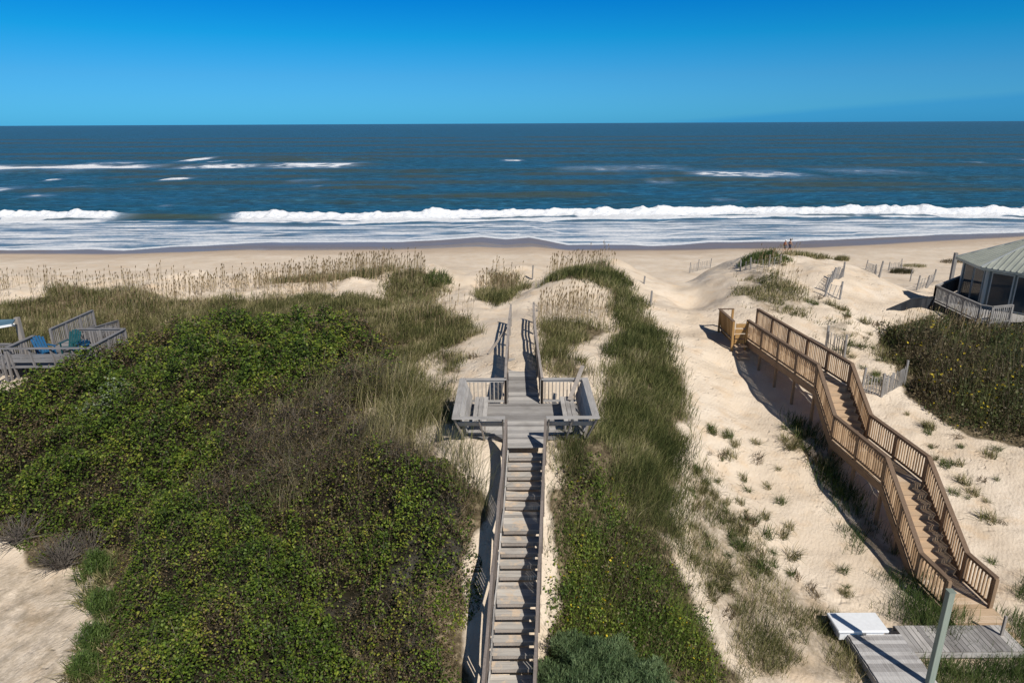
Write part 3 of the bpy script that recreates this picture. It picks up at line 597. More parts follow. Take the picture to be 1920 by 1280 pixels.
clump(1578,488,.9,.8,600,.55,'rounded grass clump at the right end of the bare dune crest')
clump(820,528,1.0,1.2,600,.5,'bright green grass clump at the right end of the left crest grass',GRG)
# ------------------------------------------------------------------ grey dune walkover (steps, platform with benches, sanded walkway)
DZ = 9.0
W = empty('dune_walkover', (.41, 21, DZ), 'weathered grey wooden steps with bench platform and railed walkway over the middle dune', 'boardwalk')
cx = lambda Y: .41 if Y >= 19.1 else .41-(19.1-Y)*.082
def planks(y0, y1, x0, x1, z, w=.14, gap=.014, th=.035, axis='X', m=W_GX, parent=W, name='deck'):
    b = MB(); y = y0
    if axis == 'X':
        while y < y1-.02: b.box(x0+random.uniform(-.008,.008), x1+random.uniform(-.008,.008), y, min(y+w-gap,y1), z-th, z+random.uniform(-.004,.004)); y += w
    else:
        x = x0
        while x < x1-.02: b.box(x, min(x+w-gap,x1), y0, y1, z-th, z+random.uniform(-.004,.004)); x += w
    return b.build(name, m, parent)
def post(p, top, parent, mt, s=.1, bot=None, name='post', lean=(0,0)):
    b = gz1(p[0]-lean[0]*0, p[1])-.25 if bot is None else bot
    return MB().beam((p[0],p[1],b),(p[0]+lean[0],p[1]+lean[1],top),s,s,(0,1,0)).build(name, mt, parent)
def railing(parent, pts, h=.92, mt_post=W_GZ, mt_rail=W_GR, mt_bal=W_GZ, cap=.14, th=.04, bays=None, bal=.13, bw=.035, ps=.09, lower=True, post_down=True, capname='top_rail', spacing=1.7, post_over=0):
    """pts: deck-level points along the rail"""
    pts = [Vector(p) for p in pts]
    for i in range(len(pts)-1):
        a_, b_ = pts[i], pts[i+1]; up = Vector((0,0,h))
        MB().beam(a_+up, b_+up, cap, th).build(capname, mt_rail, parent)
        L = (b_-a_).length; nb = max(1, round(L/spacing))
        if lower: MB().beam(a_+Vector((0,0,.10)), b_+Vector((0,0,.10)), .04, .08).build('bottom_rail', mt_rail, parent); MB().beam(a_+Vector((0,0,h-.07)), b_+Vector((0,0,h-.07)), .04, .08).build('sub_rail', mt_rail, parent)
        for k in range(nb):
            p0 = a_.lerp(b_, k/nb); p1 = a_.lerp(b_, (k+1)/nb)
            if not (i > 0 and k == 0 and False):
                post((p0.x,p0.y), p0.z+h-.02+post_over, parent, mt_post, ps, None if post_down else p0.z-.3)
            if bal:
                n = max(1, int((p1-p0).length/bal)); m_ = MB()
                for j in range(1, n):
                    q = p0.lerp(p1, j/n); m_.box(q.x-bw/2+random.uniform(-.004,.004), q.x+bw/2, q.y-bw/2, q.y+bw/2, q.z+.06, q.z+h-.04)
                if m_.v: m_.build('baluster_panel', mt_bal, parent)
    e = pts[-1]; post((e.x,e.y), e.z+h-.02+post_over, parent, mt_post, ps, None if post_down else e.z-.3)
# platform deck
planks(20.02, 22.55, .41-1.85, .41+1.85, DZ)
planks(19.08, 20.01, .41-.6, .41+.6, DZ-.002)
planks(22.56, 27.4, .41-.56, .41+.56, DZ+.003)
f = MB(); f.box(-1.45,-.2,19.97,20.01,DZ-.2,DZ-.04); f.box(1.02,2.27,19.97,20.01,DZ-.2,DZ-.04); f.box(-1.45,2.27,22.55,22.59,DZ-.24,DZ-.04); f.box(-1.49,-1.45,20.0,22.59,DZ-.24,DZ-.04); f.box(2.27,2.31,20.0,22.59,DZ-.24,DZ-.04); f.build('fascia', W_LD, W)
for sx_ in (-1,1):
    # outward leaning side: bench seat, backrest of planks, wide cap
    xs_ = .41+sx_*1.85; xt = .41+sx_*2.15
    b = empty('bench', (0,0,0), None, None); b.parent = W; b.location = (0,0,0)
    s_ = MB()
    for j in range(3): c0 = xs_-sx_*(.16+.155*j+.07); s_.box(c0-.07,c0+.07,19.95,22.05,DZ+.41,DZ+.45)
    so = s_.build('seat', W_GY, b)
    bk = MB()
    for j in range(4):
        t0 = .12+.2*j; t1 = t0+.185
        bk.beam((xs_-sx_*.06+sx_*.3*((t0+t1)/2), 19.55, DZ+.45*0+.2+.82*(t0+t1)/2), (xs_-sx_*.06+sx_*.3*((t0+t1)/2), 22.45, DZ+.2+.82*(t0+t1)/2), .03, .17, (sx_*.33,0,1))
    bk.build('backrest', W_GY, b)
    lg = MB()
    for yy in (20.1,21.0,21.95): lg.box(min(xs_-sx_*.55,xs_-sx_*.16),max(xs_-sx_*.55,xs_-sx_*.16),yy-.03,yy+.03,DZ+.33,DZ+.41); lg.box(xs_-sx_*.55-.03,xs_-sx_*.55+.03,yy-.03,yy+.03,DZ,DZ+.33)
    lg.build('leg', W_GZ, b)
    MB().beam((xt,19.12,DZ+.93),(xt,22.58,DZ+.93),.22,.04).build('cap_rail', W_GY, W)
    for yy in (20.0,20.8,21.6,22.45):
        MB().beam((xs_,yy,gz1(xs_,yy)-.2),(xs_,yy,DZ-.04),.1,.1,(0,1,0)).build('post', W_GZ, W)
        MB().beam((xs_+sx_*.04,yy,DZ-.2),(xt-sx_*.03,yy,DZ+.91),.09,.05,(0,1,0)).build('back_post', W_GZ, W)
    # front leaning rail
    xa, xb = .41+sx_*.63, .41+sx_*2.25
    MB().beam((xa,19.18,DZ+.935),(xb,19.18,DZ+.935),.16,.04,(0,0,1)).build('front_cap_rail', W_GX, W)
    for q in (.05,.5,.97):
        xq = xa+(xb-xa)*q; xq0 = xa+(xb-xa)*q*.82
        MB().beam((xq0,20.05,gz1(xq0,20)-.2),(xq0,20.05,DZ-.05),.09,.09,(0,1,0)).build('post', W_SB, W)
        MB().beam((xq0,19.93,DZ-.22),(xq,19.20,DZ+.91),.05,.09,(0,1,0)).build('back_post', W_GR, W)
    MB().beam((xa,19.44,DZ+.62),(xa+(xb-xa)*.93,19.44,DZ+.62),.03,.19,(0,-.5,1)).build('mid_board', W_GX, W)
    # back railing with balusters
    railing(W, [(.41+sx_*2.05,22.5,DZ),(.41+sx_*.62,22.5,DZ)], .93, mt_rail=W_GX, spacing=2.2)
# walkway railings
railing(W, [(-.24,22.5,DZ),(-.22,25.2,DZ),(-.18,27.4,DZ-.02)], .93, mt_post=W_SB, mt_bal=W_SB, cap=.09, spacing=1.5, bal=.105, bw=.04)
railing(W, [(1.06,22.5,DZ),(1.04,25.4,DZ),(1.03,27.6,DZ-.02)], .93, mt_post=W_SB, mt_bal=W_SB, cap=.09, spacing=1.5, bal=.105, bw=.04)
def slat_rail(pts):
    pts = [Vector(p) for p in pts]
    for i in range(len(pts)-1):
        for hh in (.9,.62,.36): MB().beam(pts[i]+Vector((0,0,hh)), pts[i+1]+Vector((0,0,hh)), .05 if hh < .8 else .1, .09 if hh < .8 else .04).build('side_rail', W_GR, W)
    for i in range(len(pts)): post((pts[i].x,pts[i].y), pts[i].z+.92+(.12 if i == len(pts)-1 else 0), W, W_GZ, .09)
slat_rail([(-.18,27.45,DZ-.03),(-.16,29.5,DZ-.06),(-.10,31.4,DZ-.1),(-.05,33.0,DZ-.12)])
slat_rail([(1.03,27.65,DZ-.03),(1.04,29.6,DZ-.06),(1.06,31.5,DZ-.1),(1.10,33.4,DZ-.12)])
# stair: nosing rows surveyed, each rise .195
rows = [833,849,872,891,907,924,943,992,1014,1034,1055,1076,1128,1148,1168,1191,1214,1238,1290]
rise = .195; prevY = 19.08; z = DZ
prof_ = [(19.08, DZ)]
ptsL = []
for i, rw in enumerate(rows[1:]):
    z = DZ-(i+1)*rise; Yn = min(float(atz(965, rw, z).y), prevY-.24); c0 = cx((prevY+Yn)/2)
    dpt = prevY-Yn; b = MB(); nb_ = max(2, int(round(dpt/.15))); w_ = dpt/nb_
    for k in range(nb_): b.box(c0-.53+random.uniform(-.012,.012), c0+.53+random.uniform(-.012,.012), Yn-.02+k*w_, Yn-.02+(k+1)*w_-.014, z-.04, z+random.uniform(-.005,.005))
    b.build('tread' if dpt < .5 else 'landing', W_TR, W)
    MB().box(c0-.51,c0+.51,Yn+.0,Yn+.03,z-.155,z-.045).build('riser', W_GR, W)
    prof_.append((Yn, z)); prevY = Yn
print('PROFILE', [(round(a_,2),round(b_,2)) for a_,b_ in prof_])
# continue below the frame
for i in range(6):
    z -= rise; Yn = prevY-.28; c0 = cx(Yn); MB().box(c0-.57,c0+.57,Yn,prevY-.01,z-.04,z).build('tread', W_TR, W); prevY = Yn; prof_.append((Yn,z))
for sx_ in (-1,1):
    o_ = .60
    st = MB(); ks = [0,6,7,11,12,17,18,24]
    for a_, b_ in zip(ks[:-1], ks[1:]): st.beam((cx(prof_[a_][0])+sx_*.545,prof_[a_][0],prof_[a_][1]-.16),(cx(prof_[b_][0])+sx_*.545,prof_[b_][0],prof_[b_][1]-.16),.04,.24)
    st.build('stringer', W_GY, W)
    pp = [(cx(prof_[k][0])+sx_*o_, prof_[k][0], prof_[k][1]+.02) for k in ks]
    railing(W, pp, .90, mt_post=W_SB, mt_rail=W_SR, mt_bal=W_SB, cap=.075, spacing=1.3, bal=.105, ps=.08, bw=.04)
# loose boards
tag(MB().beam((-1.05,28.6,gz1(-1.05,28.6)+.02),(-.22,29.9,DZ+.62),.04,.12).build('loose_board', W_GR), 'grey board leaning against the left railing of the sanded walkway', 'board')
tag(MB().beam((1.95,21.6,DZ+.5),(2.5,22.75,DZ+1.32),.14,.035).build('loose_board', W_GR), 'grey board propped up at the far end of the right platform bench', 'board')
# ------------------------------------------------------------------ brown walkway on the right
BZ = CZ-9.25-1.0       # upper deck
BW = empty('dune_walkway', (13.1,26,BZ), 'newer brown wooden walkway with steps and slatted railings on the right', 'boardwalk')
cl = [(12.2,33.9,BZ),(12.97,25.8,BZ),(13.0,23.95,BZ-1.4),(13.2,20.5,BZ-1.4),(13.08,17.75,BZ-3.2),(13.15,16.5,BZ-3.2)]
hw_ = .70
def perp(i):
    a_ = Vector(cl[max(i-1,0)]); b_ = Vector(cl[min(i+1,len(cl)-1)]); d = (b_-a_); d.z = 0; d.normalize(); return Vector((-d.y, d.x, 0))   # points to +X side when heading -Y
Lp, Rp = [], []
for i, q in enumerate(cl):
    n_ = perp(i); q = Vector(q); s_ = 1 if n_.x > 0 else -1; Rp.append(q+n_*hw_*s_); Lp.append(q-n_*hw_*s_)
Lp[0] = Vector((11.62,32.3,BZ)); Rp[0] = Vector((12.83,34.4,BZ))
for i in range(5):
    a_, b_ = Vector(cl[i]), Vector(cl[i+1]); flat = abs(a_.z-b_.z) < .1
    if flat:
        m_ = MB(); L = (b_-a_).length; n_ = int(L/.145)
        for k in range(n_):
            t0 = k/n_; t1 = (k+.94)/n_; l0 = Lp[i].lerp(Lp[i+1],t0); l1 = Lp[i].lerp(Lp[i+1],t1); r0 = Rp[i].lerp(Rp[i+1],t0); r1 = Rp[i].lerp(Rp[i+1],t1)
            if i == 0: r0 = Vector((r0.x,min(r0.y,l0.y+.12 if k==0 else r0.y),r0.z))
            dz = Vector((0,0,-.035)); z_ = Vector((0,0,random.uniform(-.003,.003)))
            m_.hexa([l1+dz,r1+dz,r0+dz,l0+dz,l1+z_,r1+z_,r0+z_,l0+z_])
        m_.build('deck', W_BX, BW)
    else:
        nr = round((a_.z-b_.z)/.2); run = (b_-a_); 
        for k in range(nr):
            t0 = k/nr; t1 = (k+1)/nr; zt = a_.z-(k+1)*(a_.z-b_.z)/nr
            if k == nr-1: pass
            l0 = Lp[i].lerp(Lp[i+1],t0); l1 = Lp[i].lerp(Lp[i+1],t1); r0 = Rp[i].lerp(Rp[i+1],t0); r1 = Rp[i].lerp(Rp[i+1],t1)
            m_ = MB(); 
            for (u0,u1) in ((0,.49),(.52,1.06)):
                a0 = l0.lerp(l1,u0); a1 = l0.lerp(l1,u1); c0 = r0.lerp(r1,u0); c1 = r0.lerp(r1,u1)
                for v_ in (a0,a1,c0,c1): v_.z = zt+.002
                dz = Vector((0,0,-.04)); m_.hexa([a1+dz,c1+dz,c0+dz,a0+dz,a1,c1,c0,a0])
            m_.build('tread', W_BX, BW)
            m_ = MB(); A0 = l0.copy(); C0 = r0.copy(); A0.z = C0.z = zt+.09; m_.beam(A0+Vector((0,.02,0)),C0+Vector((0,.02,0)),.025,.19); m_.build('riser', W_BX, BW)
for side, P_ in (('l',Lp),('r',Rp)):
    for i in range(5):
        a_, b_ = P_[i], P_[i+1]; o_ = Vector((-.03 if side == 'l' else .03,0,-.17))
        MB().beam(a_+o_, b_+o_, .04, .28).build('fascia', W_BY, BW)
    railing(BW, [p_.copy() for p_ in P_], 1.0, W_BY, W_BC, W_BZ, cap=.15, th=.04, bal=.13, bw=.038, ps=.1, spacing=1.75)
# lowest deck steps
m_ = MB(); e = Vector(cl[-1])
for k in range(5): m_.box(e.x-.72,e.x+.78,e.y-.15-k*.15,e.y-.01-k*.15,e.z-.04,e.z)
m_.build('deck', W_BX, BW)
m_ = MB()
for k in range(4): m_.box(e.x-.78,e.x+.85,e.y-.92-k*.15,e.y-.78-k*.15,e.z-.2,e.z-.16)
m_.build('tread', W_BX, BW)
# landing and side steps at the seaward end
SB = 10.9
planks(32.3, 34.4, SB, 11.62, BZ-.004, m=W_BX, parent=BW)
m_ = MB()
for k in range(15): m_.beam((SB+.12,32.25+.15*k,BZ-.25),(SB-.04,32.25+.15*k,BZ+.95),.13,.03,(1,0,0))
m_.build('side_panel', W_YE, BW)
MB().beam((SB-.04,32.1,BZ+.98),(SB-.04,34.5,BZ+.98),.14,.04).build('top_rail', W_BC, BW)
MB().beam((SB-.04,34.45,BZ+.98),(11.6,34.45,BZ+.98),.12,.04).build('top_rail', W_BC, BW)
for xx_ in (SB,11.55): post((xx_,34.45), BZ+.96, BW, W_YE, .1)
for k in range(4): MB().box(SB+.1,11.55,32.1-.0+.0*k,32.14,BZ+.75-.27*k-.11,BZ+.75-.27*k+.1).build('end_board', W_YE, BW)
for k in range(3): MB().box(SB+.05,11.55,31.75-.28*k,32.03-.28*k,BZ-.24-.2*k,BZ-.2-.2*k).build('tread', W_BX, BW)
MB().beam((SB,32.12,gz1(SB,32)-.2),(SB-.04,32.12,BZ+.96),.1,.1,(0,1,0)).build('post', W_YE, BW)
MB().beam((11.55,32.12,gz1(11.5,32)-.2),(11.55,32.12,BZ+.96),.1,.1,(0,1,0)).build('post', W_YE, BW)
# ------------------------------------------------------------------ grey deck, white box and pole at the lower right
gzd = 5.12
GD = empty('ground_deck', (12.3,14.5,gzd), 'low deck of pale grey planks on the sand at the lower right', 'deck')
W_PA = wood('pale_planks', [(p,(min(1,c[0]*1.45),min(1,c[1]*1.47),min(1,c[2]*1.5))) for p,c in GREY], 'Y', .25, .55)
planks(8, 15.35, 9.15, 10.6, gzd+.03, .14, .008, axis='X', m=W_PA, parent=GD)
planks(14.75, 15.72, 10.62, 13.6, gzd, .14, .014, axis='Y', m=W_GY, parent=GD)
f = MB(); f.box(9.12,9.15,8,15.35,gzd-.2,gzd-.01); f.box(9.12,10.6,15.36,15.39,gzd-.2,gzd-.01); f.box(10.62,13.6,15.73,15.76,gzd-.2,gzd-.04); f.box(10.62,13.6,14.72,14.745,gzd-.2,gzd-.04); f.build('fascia', W_GX, GD)
WH = plain('white_paint', (.74,.75,.75), .5, .4, 0, .13)
bp = atz(1618,1186,gzd+.1); 
BX = empty('storage_box', (bp.x,bp.y,gzd), 'white box with overhanging lid standing at the end of the grey plank path', 'box')
MB().box(bp.x-.62,bp.x+.60,bp.y+.02,bp.y+.62,gzd-.15,gzd+.12).build('body', WH, BX, bevel=.015)
MB().box(bp.x-.70,bp.x+.68,bp.y-.06,bp.y+.70,gzd+.13,gzd+.21).build('lid', WH, BX, bevel=.02)
MB().box(bp.x-.05,bp.x+.05,bp.y-.075,bp.y-.055,gzd+.08,gzd+.16).build('latch', plain('grey_metal',(.3,.3,.3),.4,.5,.8), BX)
pt = at(1783,1108,13.6); pole_m = wood('green_grey_pole', [(.1,(.14,.17,.14)),(.5,(.20,.24,.20)),(.9,(.27,.31,.26))], 'Z', .2)
PO = empty('pole', (pt.x,pt.y,gzd), 'square green grey wooden pole rising from the plank deck at the lower right', 'pole')
MB().beam((pt.x-.02,pt.y,gzd-.3),(pt.x,pt.y,pt.z),.15,.15,(0,1,0)).build('shaft', pole_m, PO, bevel=.008)
MB().box(pt.x-.085,pt.x+.085,pt.y-.085,pt.y+.085,pt.z+.001,pt.z+.02).build('cap', pole_m, PO)
print('pole', pt, 'box', bp)
q = atz(1880,1180,5.3); tag(post((q.x,q.y), 5.75, None, W_GZ, .06, 4.8, 'stake'), 'thin weathered stake in the grass right of the brown walkway foot', 'stake')
# ------------------------------------------------------------------ sand fences
def fence(label, pxs, h=1.1, slats=.11, lean=0, name='sand_fence', z=None, droop=1.0, group=None):
    g = [gp(a_,b_) for a_,b_ in pxs]; base = Vector((g[0][0], g[0][1], gz1(*g[0]))); o = empty(name, base, label, 'fence', group)
    for (x_,y_) in g: z_ = gz1(x_,y_); lx = random.uniform(-.12,.12)+lean; MB().beam((x_,y_,z_-.2),(x_+lx,y_,z_+h*random.uniform(.95,1.15)),.08,.08,(0,1,0)).build('post', W_FN, o)
    for (x0,y0),(x1,y1) in zip(g[:-1],g[1:]):
        L = math.hypot(x1-x0,y1-y0); n = max(2,int(L/slats)); m_ = MB(); wr = MB()
        for k in range(1,n):
            t = k/n; x_=x0+(x1-x0)*t; y_=y0+(y1-y0)*t; z_=gz1(x_,y_); l_=random.uniform(-.05,.05)+lean
            m_.beam((x_,y_,z_-.05),(x_+l_,y_,z_+h*.85*random.uniform(.85,1)*droop),.04,.012,(0,1,0))
        m_.build('slat_panel', W_FN, o)
        for hh in (.25,.75): wr.beam((x0,y0,gz1(x0,y0)+h*hh),(x1,y1,gz1(x1,y1)+h*hh),.012,.012)
        wr.build('wire', W_FN, o)
    return o
fence('slatted sand fence standing behind the brown walkway railing, below the pale dune', [(1548,652),(1583,672)], 1.15)
fence('slatted sand fence sagging in front of the right thicket beside the brown walkway steps', [(1615,735),(1652,745),(1695,722)], 1.1)
fence('short sand fence panel tilted on the bare dune, upper of two', [(1546,548),(1558,530),(1580,520)], .9, .12, .1)
fence('short sand fence on the bare dune, lower of two', [(1545,556),(1574,562)], 1.0, .2, .15)
fence('line of sand fence on the beach at the right end of the path gap', [(1293,512),(1308,508),(1331,503)], 1.25, .3, .1)
fence('low sand fence half buried on the dune in front of the crest grass', [(1388,508),(1408,505),(1442,500),(1462,496)], .7, .35)
fence('broken sand fence below the bare dune slope near the beach house', [(1623,505),(1640,512),(1648,520)], 1.1, .18, .1)
fence('sand fence between the dune mounds near the beach house, nearest the house', [(1718,545),(1735,540),(1748,530)], 1.0, .3, .1)
fence('sand fence beyond the dark grassy mound near the beach house', [(1665,508),(1690,504)], 1.1, .2)
for (px_, py_, ln, lb) in [(1204,507,.0,'first'),(1223,515,.15,''),(1231,516,.3,''),(1244,520,.45,''),(1251,517,.2,'')]:
    x_, y_ = at(px_,py_,60).x, 60; z_ = gz1(x_,y_)
    tag(MB().beam((x_,y_,z_-.3),(x_+ln,y_,z_+1.55),.14,.12,(0,1,0)).build('fence_post', W_FN), 'leaning weathered fence post on the beach at the path gap', 'post', 'fence posts at the path gap')
for (px_, py_, h_, lb) in [(1207,532,.5,'short dark post stub poking out of the dune beside the grass ridge'),(998,525,1.0,'lone thin post on the beach at the top of the footpath'),(1219,575,.9,'thin stake in the sand at the right edge of the grass ridge'),(1706,528,1.3,'dark post standing by the grassy mound near the beach house')]:
    x_, y_ = gp(px_,py_); z_ = gz1(x_,y_); tag(MB().beam((x_,y_,z_-.2),(x_+.05,y_,z_+h_),.09,.09,(0,1,0)).build('fence_post', W_FN), lb, 'post')
x_, y_ = at(1787,505,47).x, 47; tag(MB().beam((x_,y_,6),(x_,y_,at(1787,474,47).z),.2,.2,(0,1,0)).build('timber_post', W_FN), 'tall timber post left of the beach house roof', 'post')
clump(1690,512,1.3,1.0,700,.55,'dark grassy mound below the bare dune near the beach house',[(0,(.02,.025,.012)),(1,(.12,.11,.06))])
clump(1712,500,1.6,1.0,400,.35,'low straggly grass on the mound left of the beach house roof')
clump(1785,492,1.5,1.0,400,.4,'brown grass clump beyond the corner of the beach house roof',[(0,(.05,.04,.02)),(1,(.2,.16,.09))])
# ------------------------------------------------------------------ beach house at the right
HZ = 8.1
m, nt, out = mat('metal_roof'); n_ = noise(nt, 1.2, 4); pbsdf(nt, out, ramp(nt, n_, [(.3,(.27,.285,.245)),(.7,(.36,.375,.325))]), .45, None, .5); ROOF = m
WALL = plain('grey_green_wall', (.10,.125,.13), .7); TRIM = plain('pale_trim', (.34,.36,.35), .6)
m, nt, out = mat('window_glass'); pbsdf(nt, out, (.008,.022,.036), .12, None, .35); GLASS = m
hc = Vector((31.27,39.6,0)); er = 4.37; ez = 10.5; apz = 12.25
W_HG = wood('house_rail_grey', [(p,(c[0]*.7,c[1]*.7,c[2]*.7)) for p,c in GREY], 'Z', .4)
H_ = empty('beach_house', (hc.x,hc.y,HZ), 'beach house with pale ribbed metal roof, deck and sliding glass doors at the right edge', 'house')
an = [R(12.2+45*k) for k in range(8)]
ev = [Vector((hc.x+er*math.cos(a_), hc.y+er*math.sin(a_), ez)) for a_ in an]; ap = Vector((hc.x,hc.y,apz))
rf = MB()
for k in range(8):
    a_, b_ = ev[k], ev[(k+1)%8]; rf.poly([a_,b_,ap]); rf.poly([a_-Vector((0,0,.14)), b_-Vector((0,0,.14)), b_, a_])
    nn = (b_-a_).cross(ap-a_).normalized()*.05
    mid = (a_+b_)/2
    for j in range(1,11):
        t = j/11; q = a_.lerp(b_,t); full = 1-abs(2*t-1); e_ = q.lerp(q+(ap-mid), full*.985); rf.beam(q+nn*.6, e_+nn*.6, .05, .05, nn.normalized())
rf.poly([v-Vector((0,0,.141)) for v in ev][::-1])
rf.build('roof', ROOF, H_)
for k in range(8): MB().beam(ev[k]+Vector((0,0,.03)), ap+Vector((0,0,.05)), .12, .05).build('ridge_cap', TRIM, H_)
wr_ = 3.75; wv_ = [Vector((hc.x+wr_*math.cos(a_), hc.y+wr_*math.sin(a_), HZ)) for a_ in an]
for k in range(8):
    a_, b_ = wv_[k], wv_[(k+1)%8]; MB().beam(a_+Vector((0,0,.95)), b_+Vector((0,0,.95)), .15, 2.9).build('wall', WALL, H_)
    out_ = Vector(((a_+b_).x/2-hc.x,(a_+b_).y/2-hc.y,0)).normalized()
    if k in (2,3,4,5):
        for (t0,t1) in ((.08,.48),(.52,.92)):
            c0 = a_.lerp(b_,t0)+out_*.09; c1 = a_.lerp(b_,t1)+out_*.09
            w_ = MB().beam(c0+Vector((0,0,1.1)), c1+Vector((0,0,1.1)), .05, 2.1).build('window', TRIM, H_)
            MB().beam(c0.lerp(c1,.06)+out_*.03+Vector((0,0,1.1)), c1.lerp(c0,.06)+out_*.03+Vector((0,0,1.1)), .02, 1.95).build('pane', GLASS, w_)
    MB().beam(a_+out_*.1, a_+out_*.1+Vector((0,0,2.5)), .14,.14,(0,1,0)).build('corner_post', TRIM, H_)
# deck polygon around its left side
dk_ = [at(1757,540,40.5), at(1799,545,36.3), at(1844,574,34.3), at(1858,574,34.1), at(1896,572,33.6)]
dpts = [Vector((30,43.9,HZ)), Vector((25.6,40.2,HZ)), Vector((25.3,35.6,HZ)), Vector((25.65,35.2,HZ)), Vector((27.0,35.6,HZ))]
MB().poly([p_-Vector((0,0,0)) for p_ in dpts]+[Vector((29,35.6,HZ)),Vector((33,38,HZ)),Vector((33,44,HZ))]).build('deck', W_GX, H_)
sk = MB()
for i in range(len(dpts)-1):
    a_, b_ = dpts[i], dpts[i+1]; n_ = int((b_-a_).length/.16)
    for j in range(n_):
        q = a_.lerp(b_,(j+.5)/n_); sk.beam((q.x,q.y,gz1(q.x,q.y)-.3),(q.x,q.y,HZ-.03),.13,.03,(b_-a_).cross(Vector((0,0,1))))
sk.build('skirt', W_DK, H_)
railing(H_, dpts[1:], .98, W_HG, W_HG, W_HG, cap=.12, spacing=1.6, post_down=False)
railing(H_, dpts[0:2], .98, W_DK, W_GX, W_DK, cap=.12, spacing=1.6, bal=.1, post_down=False)
# lower walled ramp going down towards the dune
rw = [at(1752,556,39.6)-Vector((0,0,.88)), at(1712,560,38.8)-Vector((0,0,.88)), at(1653,585,37.6)-Vector((0,0,.88))]
m_ = MB()
for i in range(2):
    a_, b_ = rw[i], rw[i+1]; n_ = int((b_-a_).length/.15)
    for j in range(n_):
        q = a_.lerp(b_,(j+.5)/n_); m_.beam((q.x,q.y,gz1(q.x,q.y)-.3),(q.x,q.y,q.z+.85),.14,.03,(0,1,0))
W_VD = wood('painted_shade_boards', [(.1,(.012,.014,.018)),(.5,(.022,.026,.032)),(.9,(.04,.045,.052))], 'Z', .2)  # house shadow on the ramp wall is put into this near-black board colour
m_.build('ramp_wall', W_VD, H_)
for i in range(2): MB().beam(rw[i]+Vector((0,0,.88)), rw[i+1]+Vector((0,0,.88)), .12,.04).build('ramp_rail', W_VD, H_)
# ------------------------------------------------------------------ left neighbour deck
LZ = 7.7
W_LDZ = wood('dull_grey_post', [(p,(c[0]*.6,c[1]*.6,c[2]*.63)) for p,c in GREY], 'Z', .4)
LD = empty('beach_deck', (-21.6,31.7,LZ), 'weathered grey deck with railings half hidden behind the thicket at the left edge', 'deck')
planks(30.2, 33.3, -23.6, -19.7, LZ, m=W_LD, parent=LD)
planks(33.32, 37.0, -23.5, -22.2, LZ-.01, m=W_LD, parent=LD)
planks(30.9, 33.3, -30, -23.62, LZ-.3, m=W_LD, parent=LD)
railing(LD, [(-19.7,30.2,LZ),(-19.7,33.3,LZ),(-22.2,33.3,LZ)], .95, mt_post=W_LDZ, mt_bal=W_LDZ, spacing=1.6, cap=.14, mt_rail=W_LD)
railing(LD, [(-23.5,33.3,LZ),(-23.5,37.0,LZ)], .95, mt_post=W_LDZ, mt_bal=W_LDZ, spacing=1.3, cap=.12, mt_rail=W_LD)
railing(LD, [(-22.2,33.4,LZ-.2),(-22.2,37.0,LZ-.6)], .95, mt_post=W_LDZ, mt_bal=W_LDZ, spacing=1.3, cap=.1, mt_rail=W_LD)
railing(LD, [(-23.6,30.2,LZ),(-23.6,32.2,LZ)], .95, mt_post=W_LDZ, mt_bal=W_LDZ, spacing=1.3, cap=.16, mt_rail=W_LD)
MB().beam((-23.8,30.15,LZ+.95),(-19.6,30.15,LZ+.95),.2,.04).build('cap_rail', W_LD, LD)
for xx_ in (-23.5,-22.5,-21.5,-20.5,-19.8): MB().beam((xx_+.15,30.35,gz1(xx_,30.3)-.2),(xx_,30.18,LZ+.93),.06,.1,(0,1,0)).build('post', W_LDZ, LD)
for zz in (.3,.52): MB().beam((-23.5,30.3,LZ+zz),(-19.8,30.3,LZ+zz),.03,.19).build('back_board', W_LD, LD)
railing(LD, [(-30,31.0,LZ-.05),(-23.9,31.0,LZ-.05)], .95, mt_post=W_LDZ, mt_bal=W_LDZ, spacing=1.6, cap=.16, mt_rail=W_LD)
railing(LD, [(-23.6,29.9,LZ-.2),(-24.6,27.4,LZ-1.6)], .95, mt_post=W_LDZ, mt_bal=W_LDZ, spacing=1.3, cap=.1, mt_rail=W_LD)
BLUE = plain('blue_paint', (.012,.085,.19), .45); TEAL = plain('teal_paint', (.01,.065,.075), .45)
def adirondack(x, y, rz, mt_, label):
    o = empty('adirondack_chair', (x,y,LZ), label, 'chair', None, rz)
    def P(*a): return Vector(a)
    s_ = MB()
    for k in range(5): s_.beam(P(-.27,-.25+.11*k,.36-.035*k),P(.27,-.25+.11*k,.36-.035*k),.1,.02)
    s_.build('seat', mt_, o, local=True)
    b = MB()
    for k in range(5): xx_ = -.22+.11*k; hh = .98-.03*abs(k-2)**2; b.beam(P(xx_,.20,.22),P(xx_*1.15,.20+.42*hh,.22+.82*hh),.095,.02,(0,1,0))
    b.beam(P(-.28,.32,.42),P(.28,.32,.42),.03,.06); b.beam(P(-.28,.50,.75),P(.28,.50,.75),.03,.06); b.build('backrest', mt_, o, local=True)
    for sx_ in (-1,1):
        MB().beam(P(sx_*.34,-.32,.56),P(sx_*.32,.42,.54),.13,.022).build('armrest', mt_, o, local=True)
        MB().beam(P(sx_*.31,-.28,0),P(sx_*.31,-.28,.55),.03,.09,(0,1,0)).build('leg', mt_, o, local=True)
        MB().beam(P(sx_*.28,-.34,.33),P(sx_*.28,.62,.03),.03,.12).build('leg', mt_, o, local=True)
    return o
adirondack(-22.75,31.6,R(60),BLUE,'blue slatted armchair turned sideways at the left of the three deck chairs')
adirondack(-22.0,32.4,R(0),TEAL,'dark teal slatted armchair in the middle, behind the two blue ones')
adirondack(-21.0,31.5,R(-125),BLUE,'blue slatted armchair at the right of the three deck chairs, nearest the railing')
